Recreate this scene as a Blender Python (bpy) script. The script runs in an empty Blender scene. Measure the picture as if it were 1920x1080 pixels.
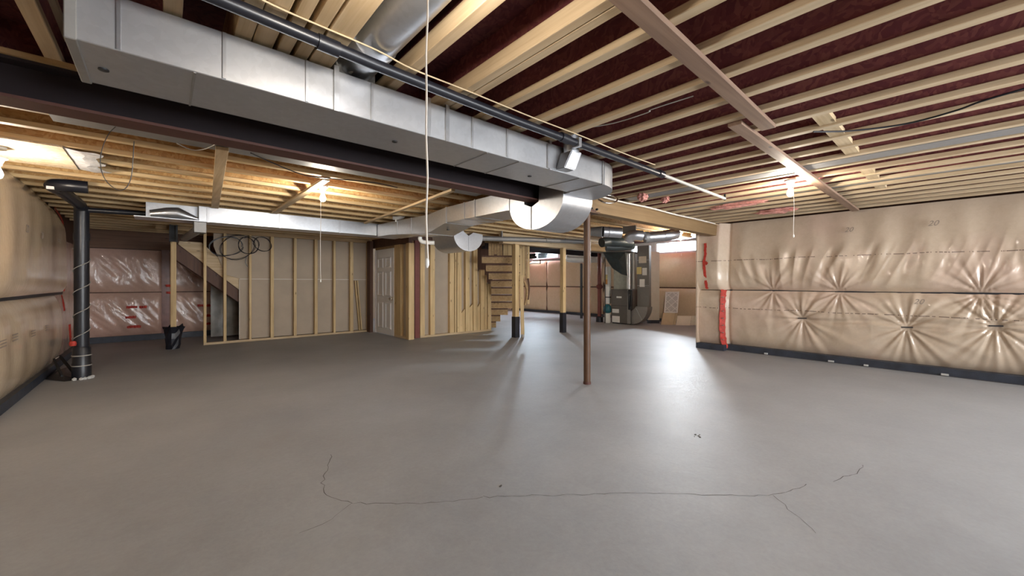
import bpy, bmesh, math, random
import numpy as np
from mathutils import Vector, Matrix

random.seed(7)
S = bpy.context.scene
COL = S.collection

# ------------------------------------------------------------------ camera, world, lights, exposure
# x runs along the steel beam (away to the right), y along the right-hand joists (away to the left)
CAM_H = 1.25
FPX = 742.0
HOR = 530.0
RX, RY = 0.7495, -0.6617      # camera right in the floor plane
FX, FY = 0.6620, 0.7497       # camera forward in the floor plane
cam = bpy.data.cameras.new('camera')
cam.sensor_width = 36.0
cam.lens = 36.0 * FPX / 1920.0
cam.shift_y = -10.0 / 1920.0
cam.clip_start = 0.02
cam.clip_end = 100
co = bpy.data.objects.new('camera', cam)
co.matrix_world = Matrix(((RX, 0, -FX, 0), (RY, 0, -FY, 0), (0, 1, 0, CAM_H), (0, 0, 0, 1)))
COL.objects.link(co)
S.camera = co

S.view_settings.view_transform = 'Standard'
S.view_settings.look = 'None'
S.view_settings.gamma = 1.0
S.view_settings.use_curve_mapping = False
S.view_settings.exposure = 1.2
S.cycles.use_denoising = True
S.cycles.max_bounces = 10
S.cycles.diffuse_bounces = 6
S.cycles.sample_clamp_indirect = 6.0
S.cycles.caustics_reflective = False
S.cycles.caustics_refractive = False

W = bpy.data.worlds.new('sky')
S.world = W
W.use_nodes = True
W.node_tree.nodes['Background'].inputs[0].default_value = (0.72, 0.86, 1.0, 1)
W.node_tree.nodes['Background'].inputs[1].default_value = 3.2

BULB_STRENGTH = 420.0
BULB_COL = (1.0, 0.89, 0.75)
NEAR_BULB_STRENGTH = 190.0
FAR_BULB_STRENGTH = 620.0


def daylight(name, loc, target, sx, sy, power, colr):
    l = bpy.data.lights.new(name, 'AREA')
    l.shape = 'RECTANGLE'
    l.size = sx
    l.size_y = sy
    l.energy = power
    l.color = colr
    o = bpy.data.objects.new(name, l)
    o.location = loc
    d = Vector(target) - Vector(loc)
    o.rotation_euler = d.to_track_quat('-Z', 'Z').to_euler()
    COL.objects.link(o)
    return o


daylight('daylight_window', (12.35, 5.92, 2.36), (9.0, 4.6, 0.2), 1.3, 0.36, 540, (0.84, 0.92, 1.0))
daylight('fill_light_behind', (4.22, -3.27, 1.35), (4.22, 3.0, 1.1), 6.6, 1.5, 175, (1.0, 0.97, 0.94))  # added fill light behind the camera, brightens the whole room
daylight('daylight_rear_window', (12.35, 12.0, 2.40), (8.6, 8.0, 0.1), 2.2, 0.36, 2500, (0.72, 0.87, 1.0))


# ------------------------------------------------------------------ pixel -> place helpers (measured depths)
def ray(px):
    return (px - 960.0) / FPX


def PD(px, py, d):
    r = ray(px)
    return Vector(((RX * r + FX) * d, (RY * r + FY) * d, CAM_H + (HOR - py) / FPX * d))


def PX(px, py, x):
    return PD(px, py, x / (RX * ray(px) + FX))


def PY(px, py, y):
    return PD(px, py, y / (RY * ray(px) + FY))


def PZ(px, py, z):
    return PD(px, py, FPX * (z - CAM_H) / (HOR - py))


# ------------------------------------------------------------------ materials
MATS = {}


class NT:
    def __init__(s, name):
        m = bpy.data.materials.new(name)
        m.use_nodes = True
        s.m = m
        s.t = m.node_tree
        s.b = s.t.nodes['Principled BSDF']
        MATS[name] = m

    def n(s, typ, **kw):
        nd = s.t.nodes.new(typ)
        for k, v in kw.items():
            if k.startswith('i_'):
                nd.inputs[k[2:].replace('_', ' ')].default_value = v
            else:
                setattr(nd, k, v)
        return nd

    def l(s, a, b):
        s.t.links.new(a, b)

    def set(s, **kw):
        for k, v in kw.items():
            s.b.inputs[k.replace('_', ' ')].default_value = v

    def coords(s, scale=(1, 1, 1), rnd=True):
        tc = s.n('ShaderNodeTexCoord')
        out = tc.outputs['Object']
        if rnd:
            oi = s.n('ShaderNodeObjectInfo')
            ml = s.n('ShaderNodeVectorMath', operation='SCALE')
            ml.inputs[0].default_value = (13.1, 7.7, 9.3)
            s.l(oi.outputs['Random'], ml.inputs['Scale'])
            ad = s.n('ShaderNodeVectorMath', operation='ADD')
            s.l(out, ad.inputs[0])
            s.l(ml.outputs[0], ad.inputs[1])
            out = ad.outputs[0]
        mp = s.n('ShaderNodeMapping')
        mp.inputs['Scale'].default_value = scale
        s.l(out, mp.inputs['Vector'])
        return mp.outputs[0]

    def noise(s, vec, scale, detail=4, rough=0.55, dist=0.0):
        nd = s.n('ShaderNodeTexNoise')
        nd.inputs['Scale'].default_value = scale
        nd.inputs['Detail'].default_value = detail
        nd.inputs['Roughness'].default_value = rough
        nd.inputs['Distortion'].default_value = dist
        s.l(vec, nd.inputs['Vector'])
        return nd.outputs['Fac']

    def ramp(s, fac, stops):
        r = s.n('ShaderNodeValToRGB')
        e = r.color_ramp.elements
        while len(e) < len(stops):
            e.new(0.5)
        for el, (p, c) in zip(e, stops):
            el.position = p
            el.color = (c[0], c[1], c[2], 1)
        s.l(fac, r.inputs[0])
        return r.outputs[0]

    def mixc(s, fac, a, b, mode='MIX'):
        m = s.n('ShaderNodeMix', data_type='RGBA', blend_type=mode)
        if isinstance(fac, float):
            m.inputs[0].default_value = fac
        else:
            s.l(fac, m.inputs[0])
        for v, i in ((a, 6), (b, 7)):
            if isinstance(v, tuple):
                m.inputs[i].default_value = (v[0], v[1], v[2], 1)
            else:
                s.l(v, m.inputs[i])
        return m.outputs[2]

    def bump(s, h, strength=0.3, dist=0.01, prev=None):
        b = s.n('ShaderNodeBump')
        b.inputs['Strength'].default_value = strength
        b.inputs['Distance'].default_value = dist
        s.l(h, b.inputs['Height'])
        if prev is not None:
            s.l(prev, b.inputs['Normal'])
        return b.outputs[0]

    def base(s, c):
        if isinstance(c, tuple):
            s.b.inputs['Base Color'].default_value = (c[0], c[1], c[2], 1)
        else:
            s.l(c, s.b.inputs['Base Color'])


def plain(name, c, rough=0.6, metal=0.0, var=0.12, scale=9.0, coat=0.0):
    t = NT(name)
    v = t.coords()
    f = t.noise(v, scale, 5)
    lo = tuple(x * (1 - var) for x in c)
    hi = tuple(min(1, x * (1 + var)) for x in c)
    t.base(t.ramp(f, [(0.3, lo), (0.7, hi)]))
    t.set(Roughness=rough, Metallic=metal, Coat_Weight=coat)
    return t.m


def wood(name, axis, light, dark, knots=True):
    t = NT(name)
    sc = [26, 26, 26]
    sc[axis] = 1.1
    v = t.coords(tuple(sc))
    f = t.noise(v, 1.0, 6, 0.6, 0.4)
    c = t.ramp(f, [(0.28, dark), (0.62, light)])
    v2 = t.coords((1.6, 1.6, 1.6))
    g = t.noise(v2, 1.3, 3)
    c = t.mixc(0.45, c, t.ramp(g, [(0.3, (0.72, 0.66, 0.58)), (0.7, (1, 1, 1))]), 'MULTIPLY')
    if knots:
        sk = [9, 9, 9]
        sk[axis] = 3.2
        vo = t.n('ShaderNodeTexVoronoi')
        t.l(t.coords(tuple(sk)), vo.inputs['Vector'])
        vo.inputs['Scale'].default_value = 1.0
        k = t.ramp(vo.outputs['Distance'], [(0.06, (1, 1, 1)), (0.13, (0, 0, 0))])
        c = t.mixc(k, c, tuple(x * 0.45 for x in dark))
    t.base(c)
    t.set(Roughness=0.62)
    t.l(t.bump(f, 0.25, 0.004), t.b.inputs['Normal'])
    return t.m


LT, DK = (0.64, 0.50, 0.32), (0.44, 0.31, 0.165)
WOODX = wood('lumber_along_x', 0, LT, DK)
WOODY = wood('lumber_along_y', 1, LT, DK)
WOODZ = wood('lumber_upright', 2, (0.72, 0.54, 0.29), (0.50, 0.34, 0.16))
FLANGE_Y = wood('flange_lumber_y', 1, (0.62, 0.49, 0.325), (0.45, 0.33, 0.20), False)
FLANGE_X = wood('flange_lumber_x', 0, (0.66, 0.49, 0.27), (0.48, 0.33, 0.16), False)
STRAP = wood('strapping_lumber', 0, (0.30, 0.195, 0.135), (0.19, 0.115, 0.08))
BEAMW = wood('laminated_beam', 0, (0.27, 0.175, 0.085), (0.19, 0.115, 0.052), False)
STAIRW = wood('stair_lumber', 0, (0.46, 0.31, 0.15), (0.30, 0.19, 0.09))
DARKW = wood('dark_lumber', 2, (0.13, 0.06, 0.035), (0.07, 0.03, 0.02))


def osb(name, cols, rough=0.75):
    t = NT(name)
    v = t.coords((1, 1, 1))
    vo = t.n('ShaderNodeTexVoronoi')
    nv = t.n('ShaderNodeTexNoise')
    nv.inputs['Scale'].default_value = 6
    t.l(v, nv.inputs['Vector'])
    mx = t.mixc(0.25, v, nv.outputs['Color'], 'ADD')
    t.l(mx, vo.inputs['Vector'])
    vo.inputs['Scale'].default_value = 42
    sep = t.n('ShaderNodeSeparateColor')
    t.l(vo.outputs['Color'], sep.inputs[0])
    c = t.ramp(sep.outputs[0], [(0.0, cols[0]), (0.5, cols[1]), (1.0, cols[2])])
    g = t.noise(v, 5, 4)
    c = t.mixc(0.6, c, t.ramp(g, [(0.3, (0.6, 0.55, 0.5)), (0.7, (1, 1, 1))]), 'MULTIPLY')
    t.base(c)
    t.set(Roughness=rough)
    t.l(t.bump(sep.outputs[1], 0.25, 0.003), t.b.inputs['Normal'])
    return t.m


OSB_WEB_L = osb('strand_board_tan', [(0.44, 0.24, 0.085), (0.56, 0.34, 0.13), (0.64, 0.43, 0.20)])
OSB_WEB_R = osb('strand_board_shaded', [(0.15, 0.032, 0.040), (0.20, 0.050, 0.052), (0.26, 0.085, 0.070)])  # dark copy of the tan web, shade between right joists put into the colour
OSB_FLOOR = osb('strand_board_deck', [(0.11, 0.024, 0.032), (0.15, 0.036, 0.042), (0.20, 0.062, 0.055)])
OSB_PALE = osb('strand_board_pale', [(0.60, 0.46, 0.30), (0.72, 0.58, 0.40), (0.79, 0.67, 0.50)])


def galv(name, c, rough=0.38, metal=0.85):
    t = NT(name)
    v = t.coords((1, 1, 1))
    vo = t.n('ShaderNodeTexVoronoi')
    t.l(v, vo.inputs['Vector'])
    vo.inputs['Scale'].default_value = 38
    sep = t.n('ShaderNodeSeparateColor')
    t.l(vo.outputs['Color'], sep.inputs[0])
    f = t.noise(v, 2.2, 4)
    col = t.ramp(sep.outputs[0], [(0, tuple(x * 0.93 for x in c)), (1, c)])
    col = t.mixc(0.5, col, t.ramp(f, [(0.3, (0.82, 0.82, 0.85)), (0.7, (1, 1, 1))]), 'MULTIPLY')
    t.base(col)
    rr = t.n('ShaderNodeMapRange')
    t.l(f, rr.inputs[0])
    rr.inputs['To Min'].default_value = rough - 0.06
    rr.inputs['To Max'].default_value = rough + 0.08
    t.l(rr.outputs[0], t.b.inputs['Roughness'])
    t.set(Metallic=metal)
    t.l(t.bump(t.noise(v, 3.0, 2), 0.06, 0.02), t.b.inputs['Normal'])
    return t.m


GALV = galv('galvanised_sheet', (0.57, 0.58, 0.60))
GALV_B = galv('galvanised_bright', (0.62, 0.635, 0.66), 0.32, 0.92)
GALV_D = galv('galvanised_dull', (0.33, 0.325, 0.315), 0.56, 0.6)

STEEL = plain('dark_primed_steel', (0.085, 0.030, 0.022), 0.62)
STEEL_W = plain('dark_steel_web', (0.012, 0.006, 0.009), 0.75)
POSTM = plain('brown_painted_steel', (0.088, 0.040, 0.018), 0.5)
REDPOST = plain('red_primed_steel', (0.16, 0.035, 0.025), 0.55)
BLACKP = plain('black_plastic_pipe', (0.012, 0.013, 0.019), 0.34)
BLACKW = plain('black_wrap_plastic', (0.012, 0.013, 0.02), 0.42)
BLACKM = plain('black_metal', (0.02, 0.02, 0.022), 0.5)
WHITEP = plain('white_plastic', (0.80, 0.80, 0.77), 0.4, var=0.05)
WHITEPAINT = plain('white_door_paint', (0.84, 0.83, 0.83), 0.42, var=0.03)
PAPER = plain('drywall_paper', (0.45, 0.37, 0.285), 0.85, var=0.06, scale=3)
PLASTER = plain('drywall_edge', (0.62, 0.57, 0.50), 0.85, var=0.04)
STRING = plain('pull_cord', (0.78, 0.72, 0.64), 0.7)
WIREY = plain('yellow_cable', (0.55, 0.43, 0.27), 0.6)
WIRED = plain('dark_grey_cable', (0.13, 0.12, 0.11), 0.5)
WIREG = plain('grey_cable', (0.36, 0.34, 0.31), 0.5)
TAPE = plain('red_sheathing_tape', (0.46, 0.04, 0.025), 0.65, var=0.3, scale=25)
INK = plain('dark_print', (0.27, 0.215, 0.175), 0.7)
CHROME = plain('chrome', (0.75, 0.72, 0.68), 0.2, 1.0)
STUDP = plain('stud_behind_plastic', (0.20, 0.085, 0.07), 0.35, var=0.2, coat=0.6)
MEMBRANE = plain('dark_blue_membrane', (0.030, 0.036, 0.052), 0.5, var=0.35, scale=7)
FLUFF = plain('pink_glass_fibre', (0.55, 0.26, 0.22), 0.95, var=0.25, scale=30)
FURN = plain('grey_furnace_enamel', (0.115, 0.105, 0.095), 0.55, var=0.05)
PLENUMM = plain('dull_green_grey_sheet', (0.30, 0.31, 0.27), 0.45, 0.4)
TARP = plain('dark_green_black_sheet', (0.022, 0.030, 0.032), 0.42, var=0.3)
CARD = plain('tan_board', (0.60, 0.48, 0.31), 0.8, var=0.05)
CREAM = plain('cream_board', (0.80, 0.74, 0.62), 0.75, var=0.04)
LABELW = plain('white_label', (0.80, 0.79, 0.76), 0.6, var=0.04)
LABELY = plain('yellow_label', (0.70, 0.58, 0.25), 0.6, var=0.05)
LABELO = plain('orange_label', (0.62, 0.30, 0.08), 0.6, var=0.05)
TEAL = plain('teal_plastic', (0.02, 0.13, 0.17), 0.4, var=0.3)
FILTERM = plain('filter_pleats', (0.55, 0.54, 0.53), 0.85)
PALE = plain('pale_poly_panel', (0.66, 0.60, 0.50), 0.5, var=0.05, coat=0.5)
CONCW = plain('painted_concrete_header', (0.74, 0.74, 0.72), 0.7, var=0.05)
TORN = plain('torn_foil_paper', (0.55, 0.55, 0.56), 0.6, var=0.25, scale=30)
DEBRIS = plain('mortar_crumbs', (0.55, 0.55, 0.53), 0.8)

# concrete floor
t = NT('sealed_grey_concrete')
v = t.coords((1, 1, 1), False)
f1 = t.noise(v, 0.9, 6, 0.6)
f2 = t.noise(v, 38, 6, 0.7)
f3 = t.noise(v, 7, 5, 0.6, 1.0)
c = t.ramp(f1, [(0.30, (0.315, 0.318, 0.328)), (0.70, (0.39, 0.393, 0.400))])
c = t.mixc(0.35, c, t.ramp(f2, [(0.3, (0.72, 0.71, 0.70)), (0.7, (1, 1, 1))]), 'MULTIPLY')
c = t.mixc(0.30, c, t.ramp(f3, [(0.35, (0.78, 0.77, 0.76)), (0.65, (1, 1, 1))]), 'MULTIPLY')
t.base(c)
rr = t.n('ShaderNodeMapRange')
t.l(f3, rr.inputs[0])
rr.inputs['To Min'].default_value = 0.45
rr.inputs['To Max'].default_value = 0.60
t.l(rr.outputs[0], t.b.inputs['Roughness'])
t.set(IOR=1.45)
b1 = t.bump(f2, 0.18, 0.004)
b2 = t.bump(f3, 0.15, 0.008, b1)
t.l(b2, t.b.inputs['Normal'])
CONC = t.m
CRACK = plain('dark_crack', (0.085, 0.075, 0.068), 0.8)  # dark tone of the slab cracks, crumbs and mortar line


# insulation batts under clear poly
def poly(name, a, b, pink, crinkle, along, dash_z=(), coat=1.0):
    """along: axis of the wall length (0 or 1); dash_z: heights of the printed dashed lines"""
    t = NT(name)
    v = t.coords((1, 1, 1), False)
    f = t.noise(v, 1.6, 6, 0.6)
    g = t.noise(v, 14, 6, 0.7, 0.6)
    c = t.ramp(f, [(0.30, a), (0.70, b)])
    c = t.mixc(t.ramp(t.noise(v, 0.8, 3), [(0.48, (0, 0, 0)), (0.75, (0.55, 0.55, 0.55))]), c, pink)
    c = t.mixc(0.35, c, t.ramp(g, [(0.3, (0.74, 0.68, 0.64)), (0.65, (1, 1, 1))]), 'MULTIPLY')
    if dash_z:
        tc = t.n('ShaderNodeTexCoord')
        sx = t.n('ShaderNodeSeparateXYZ')
        t.l(tc.outputs['Object'], sx.inputs[0])
        nz = t.noise(v, 1.4, 2)
        for z in dash_z:
            m1 = t.n('ShaderNodeMath', operation='MULTIPLY_ADD')
            t.l(nz, m1.inputs[0])
            m1.inputs[1].default_value = 0.06
            m1.inputs[2].default_value = z - 0.03
            m2 = t.n('ShaderNodeMath', operation='SUBTRACT')
            t.l(sx.outputs[2], m2.inputs[0])
            t.l(m1.outputs[0], m2.inputs[1])
            m3 = t.n('ShaderNodeMath', operation='ABSOLUTE')
            t.l(m2.outputs[0], m3.inputs[0])
            m4 = t.n('ShaderNodeMath', operation='LESS_THAN')
            t.l(m3.outputs[0], m4.inputs[0])
            m4.inputs[1].default_value = 0.006
            dn = t.noise(t.coords((1, 1, 0.1), False), 26, 2)
            m5 = t.n('ShaderNodeMath', operation='GREATER_THAN')
            t.l(dn, m5.inputs[0])
            m5.inputs[1].default_value = 0.48
            m6 = t.n('ShaderNodeMath', operation='MULTIPLY')
            t.l(m4.outputs[0], m6.inputs[0])
            t.l(m5.outputs[0], m6.inputs[1])
            c = t.mixc(m6.outputs[0], c, (0.20, 0.14, 0.11))
    t.base(c)
    t.set(Roughness=0.55, Coat_Weight=coat, Coat_Roughness=0.075, Coat_IOR=1.5)
    t.b.inputs['Specular IOR Level'].default_value = 0.25
    sc = [5, 5, 5]
    sc[2] = 1.3
    w1 = t.noise(t.coords(tuple(sc), False), 2.6, 3, 0.55, 1.4)
    w2 = t.noise(t.coords((1, 1, 0.45), False), 20, 3, 0.55, 1.8)
    bb = t.bump(w1, crinkle * 0.5, 0.02)
    bb = t.bump(w2, crinkle * 0.6, 0.007, bb)
    t.l(bb, t.b.inputs['Coat Normal'])
    return t.m


POLY_R = poly('poly_over_batts_right', (0.55, 0.435, 0.325), (0.64, 0.52, 0.40), (0.60, 0.40, 0.335), 0.7, 1, (1.66, 0.78))
POLY_L = poly('poly_over_batts_left', (0.70, 0.53, 0.35), (0.79, 0.63, 0.44), (0.72, 0.52, 0.38), 0.15, 1)
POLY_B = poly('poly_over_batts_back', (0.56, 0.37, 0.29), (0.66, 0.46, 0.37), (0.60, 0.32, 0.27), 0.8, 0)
POLY_F = poly('poly_over_batts_far', (0.66, 0.51, 0.33), (0.74, 0.60, 0.42), (0.70, 0.50, 0.34), 0.4, 1)

# thin window glass, light passes straight through
t = NT('window_glass')
gl = t.n('ShaderNodeBsdfGlossy')
gl.inputs['Roughness'].default_value = 0.02
tr = t.n('ShaderNodeBsdfTransparent')
fr = t.n('ShaderNodeFresnel')
fr.inputs[0].default_value = 1.45
mx = t.n('ShaderNodeMixShader')
t.l(fr.outputs[0], mx.inputs[0])
t.l(tr.outputs[0], mx.inputs[1])
t.l(gl.outputs[0], mx.inputs[2])
t.l(mx.outputs[0], t.t.nodes['Material Output'].inputs['Surface'])
GLASS = t.m

def bulb_mat(name, strength):
    t = NT(name)
    t.set(Emission_Strength=strength)
    t.b.inputs['Emission Color'].default_value = BULB_COL + (1,)
    t.base((1.0, 0.95, 0.9))
    return t.m


BULB = bulb_mat('lit_bulb_glass', BULB_STRENGTH)
BULB_LEFT = bulb_mat('lit_medium_bulb_glass', 270.0)
BULB_FAR = bulb_mat('lit_large_bulb_glass', FAR_BULB_STRENGTH)
BULB_NEAR = bulb_mat('lit_small_bulb_glass', NEAR_BULB_STRENGTH)

# ------------------------------------------------------------------ mesh helpers
ORG = {}       # object -> world place of its frame


def org(o):
    return ORG.get(o, Vector((0, 0, 0)))


def tag(o, label=None, cat=None, group=None, kind=None):
    if label:
        o['label'] = label
    if cat:
        o['category'] = cat
    if group:
        o['group'] = group
    if kind:
        o['kind'] = kind
    return o


def thing(name, label, cat, loc, group=None):
    o = bpy.data.objects.new(name, None)
    o.empty_display_size = 0.1
    loc = Vector(loc)
    o.location = loc
    COL.objects.link(o)
    ORG[o] = loc
    return tag(o, label, cat, group)


def link(name, me, mat, parent=None, label=None, smooth=False):
    """mesh given in world coordinates; parts sit in their thing's frame"""
    if parent is not None:
        off = org(parent)
        loc = Vector((0, 0, 0))
        fr = off
    else:
        n = len(me.vertices)
        a = np.empty(n * 3, 'f')
        me.vertices.foreach_get('co', a)
        a = a.reshape(-1, 3)
        lo, hi = a.min(0), a.max(0)
        loc = Vector((float(lo[0] + hi[0]) / 2, float(lo[1] + hi[1]) / 2, float(lo[2])))
        fr = loc
    me.transform(Matrix.Translation(-fr))
    if mat:
        me.materials.append(mat)
    if smooth:
        me.shade_smooth()
    o = bpy.data.objects.new(name, me)
    o.location = loc
    COL.objects.link(o)
    ORG[o] = fr
    if parent is not None:
        o.parent = parent
    if label:
        o['label'] = label
    return o


def from_bm(name, bm, mat, parent=None, label=None, smooth=False):
    me = bpy.data.meshes.new(name)
    bm.to_mesh(me)
    bm.free()
    return link(name, me, mat, parent, label, smooth)


def add_box(bm, x0, x1, y0, y1, z0, z1):
    vs = [bm.verts.new(p) for p in ((x0, y0, z0), (x1, y0, z0), (x1, y1, z0), (x0, y1, z0),
                                    (x0, y0, z1), (x1, y0, z1), (x1, y1, z1), (x0, y1, z1))]
    for f in ((0, 3, 2, 1), (4, 5, 6, 7), (0, 1, 5, 4), (1, 2, 6, 5), (2, 3, 7, 6), (3, 0, 4, 7)):
        bm.faces.new([vs[i] for i in f])
    return vs


def box(name, x0, x1, y0, y1, z0, z1, mat, parent=None, bev=0.0, label=None):
    bm = bmesh.new()
    add_box(bm, min(x0, x1), max(x0, x1), min(y0, y1), max(y0, y1), min(z0, z1), max(z0, z1))
    if bev > 0:
        bmesh.ops.bevel(bm, geom=bm.edges[:], offset=bev, segments=1, affect='EDGES')
    return from_bm(name, bm, mat, parent, label)


def frame_for(d, up=(0, 0, 1)):
    d = d.normalized()
    up = Vector(up)
    if abs(d.dot(up)) > 0.98:
        up = Vector((0, 1, 0))
    s = d.cross(up).normalized()
    u = s.cross(d).normalized()
    return s, u


def add_bar(bm, p0, p1, w, h, up=(0, 0, 1)):
    p0, p1 = Vector(p0), Vector(p1)
    s, u = frame_for(p1 - p0, up)
    vs = []
    for p in (p0, p1):
        for a, b in ((-1, -1), (1, -1), (1, 1), (-1, 1)):
            vs.append(bm.verts.new(p + s * (a * w / 2) + u * (b * h / 2)))
    for f in ((0, 1, 2, 3), (7, 6, 5, 4), (0, 4, 5, 1), (1, 5, 6, 2), (2, 6, 7, 3), (3, 7, 4, 0)):
        bm.faces.new([vs[i] for i in f])


def bar(name, p0, p1, w, h, mat, parent=None, up=(0, 0, 1), label=None, bev=0.0):
    bm = bmesh.new()
    add_bar(bm, p0, p1, w, h, up)
    bmesh.ops.recalc_face_normals(bm, faces=bm.faces[:])
    if bev:
        bmesh.ops.bevel(bm, geom=bm.edges[:], offset=bev, segments=1, affect='EDGES')
    return from_bm(name, bm, mat, parent, label)


def prism(name, poly, axis, a, b, mat, parent=None, label=None, smooth=False):
    """poly: 2D points in the two other axes (x,y order kept), pushed from a to b along axis"""
    bm = bmesh.new()

    def mk(p, t):
        if axis == 0:
            return (t, p[0], p[1])
        if axis == 1:
            return (p[0], t, p[1])
        return (p[0], p[1], t)
    A = [bm.verts.new(mk(p, a)) for p in poly]
    B = [bm.verts.new(mk(p, b)) for p in poly]
    n = len(poly)
    bm.faces.new(A)
    bm.faces.new(B[::-1])
    for i in range(n):
        bm.faces.new([A[i], B[i], B[(i + 1) % n], A[(i + 1) % n]])
    bmesh.ops.recalc_face_normals(bm, faces=bm.faces[:])
    bmesh.ops.triangulate(bm, faces=[f for f in bm.faces if len(f.verts) > 4])
    o = from_bm(name, bm, mat, parent, label)
    if smooth:
        o.data.shade_smooth()
        try:
            o.data.set_sharp_from_angle(angle=math.radians(40))
        except Exception:
            pass
    return o


def smooth_path(pts, n=6):
    """Catmull-Rom through the points"""
    P = [Vector(p) for p in pts]
    if len(P) < 3:
        return P
    out = []
    for i in range(len(P) - 1):
        p0 = P[max(i - 1, 0)]
        p1, p2 = P[i], P[i + 1]
        p3 = P[min(i + 2, len(P) - 1)]
        for k in range(n):
            t = k / n
            out.append(0.5 * ((2 * p1) + (p2 - p0) * t + (2 * p0 - 5 * p1 + 4 * p2 - p3) * t * t
                              + (3 * p1 - p0 - 3 * p2 + p3) * t ** 3))
    out.append(P[-1])
    return out


def add_tube(bm, pts, r, seg=10, caps=True, closed=False):
    P = [Vector(p) for p in pts]
    R = r if isinstance(r, (list, tuple)) else [r] * len(P)
    rings = []
    s, u = frame_for(P[1] - P[0])
    for i, p in enumerate(P):
        if closed:
            d = P[(i + 1) % len(P)] - P[i - 1]
        elif i == 0:
            d = P[1] - P[0]
        elif i == len(P) - 1:
            d = P[-1] - P[-2]
        else:
            d = (P[i + 1] - P[i]).normalized() + (P[i] - P[i - 1]).normalized()
        d = d.normalized() if d.length > 1e-9 else Vector((0, 0, 1))
        s = (s - d * s.dot(d))
        s = s.normalized() if s.length > 1e-6 else frame_for(d)[0]
        u = s.cross(d).normalized()
        rings.append([bm.verts.new(p + (s * math.cos(2 * math.pi * k / seg) + u * math.sin(2 * math.pi * k / seg)) * R[i])
                      for k in range(seg)])
    m = len(rings)
    for i in range(m if closed else m - 1):
        a, b = rings[i], rings[(i + 1) % m]
        for k in range(seg):
            bm.faces.new([a[k], a[(k + 1) % seg], b[(k + 1) % seg], b[k]])
    if caps and not closed:
        bm.faces.new(rings[0][::-1])
        bm.faces.new(rings[-1])


def tube(name, pts, r, mat, parent=None, seg=10, label=None, closed=False, kind=None):
    bm = bmesh.new()
    add_tube(bm, pts, r, seg, True, closed)
    bmesh.ops.recalc_face_normals(bm, faces=bm.faces[:])
    o = from_bm(name, bm, mat, parent, label)
    o.data.shade_smooth()
    try:
        o.data.set_sharp_from_angle(angle=math.radians(50))
    except Exception:
        pass
    return o


def lathe(name, prof, c, mat, parent=None, seg=16, label=None, axis=2):
    """prof: (radius, height) pairs around the axis through c"""
    bm = bmesh.new()
    c = Vector(c)
    rings = []
    for r, h in prof:
        ring = []
        for k in range(seg):
            a = 2 * math.pi * k / seg
            q = (r * math.cos(a), r * math.sin(a))
            if axis == 2:
                p = (q[0], q[1], h)
            elif axis == 0:
                p = (h, q[0], q[1])
            else:
                p = (q[0], h, q[1])
            ring.append(bm.verts.new(c + Vector(p)))
        rings.append(ring)
    for a, b in zip(rings, rings[1:]):
        for k in range(seg):
            bm.faces.new([a[k], a[(k + 1) % seg], b[(k + 1) % seg], b[k]])
    bm.faces.new(rings[0][::-1])
    bm.faces.new(rings[-1])
    bmesh.ops.recalc_face_normals(bm, faces=bm.faces[:])
    o = from_bm(name, bm, mat, parent, label)
    o.data.shade_smooth()
    try:
        o.data.set_sharp_from_angle(angle=math.radians(45))
    except Exception:
        pass
    return o


def copy_part(src, parent, delta):
    """copy of a part (and of its own parts) moved by delta inside the same parent"""
    c = src.copy()
    COL.objects.link(c)
    c.parent = parent
    c.location = src.location + Vector(delta)
    for ch in list(src.children):
        k = ch.copy()
        COL.objects.link(k)
        k.parent = c
    return c


def struct(name, x0, x1, y0, y1, z0, z1, mat):
    """a piece of the setting whose frame stays at the world origin"""
    bm = bmesh.new()
    add_box(bm, x0, x1, y0, y1, z0, z1)
    me = bpy.data.meshes.new(name)
    bm.to_mesh(me)
    bm.free()
    me.materials.append(mat)
    o = bpy.data.objects.new(name, me)
    COL.objects.link(o)
    ORG[o] = Vector((0, 0, 0))
    o['kind'] = 'structure'
    return o


def struct_empty(name):
    o = bpy.data.objects.new(name, None)
    o.empty_display_size = 0.1
    COL.objects.link(o)
    ORG[o] = Vector((0, 0, 0))
    o['kind'] = 'structure'
    return o


rng = np.random.default_rng(5)


def wave_noise(s, z, fs, fz, n, seed):
    """smooth pseudo-noise in [-1,1] with different frequencies along and up the wall"""
    r = np.random.default_rng(seed)
    out = np.zeros_like(s)
    for _ in range(n):
        a = r.uniform(0.35, 1.0) * fs * (1 if r.random() < 0.5 else -1)
        b = r.uniform(-1.0, 1.0) * fz
        out += np.sin(a * s + b * z + r.uniform(0, 6.28))
    return out / n ** 0.5 / 1.4


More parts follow.
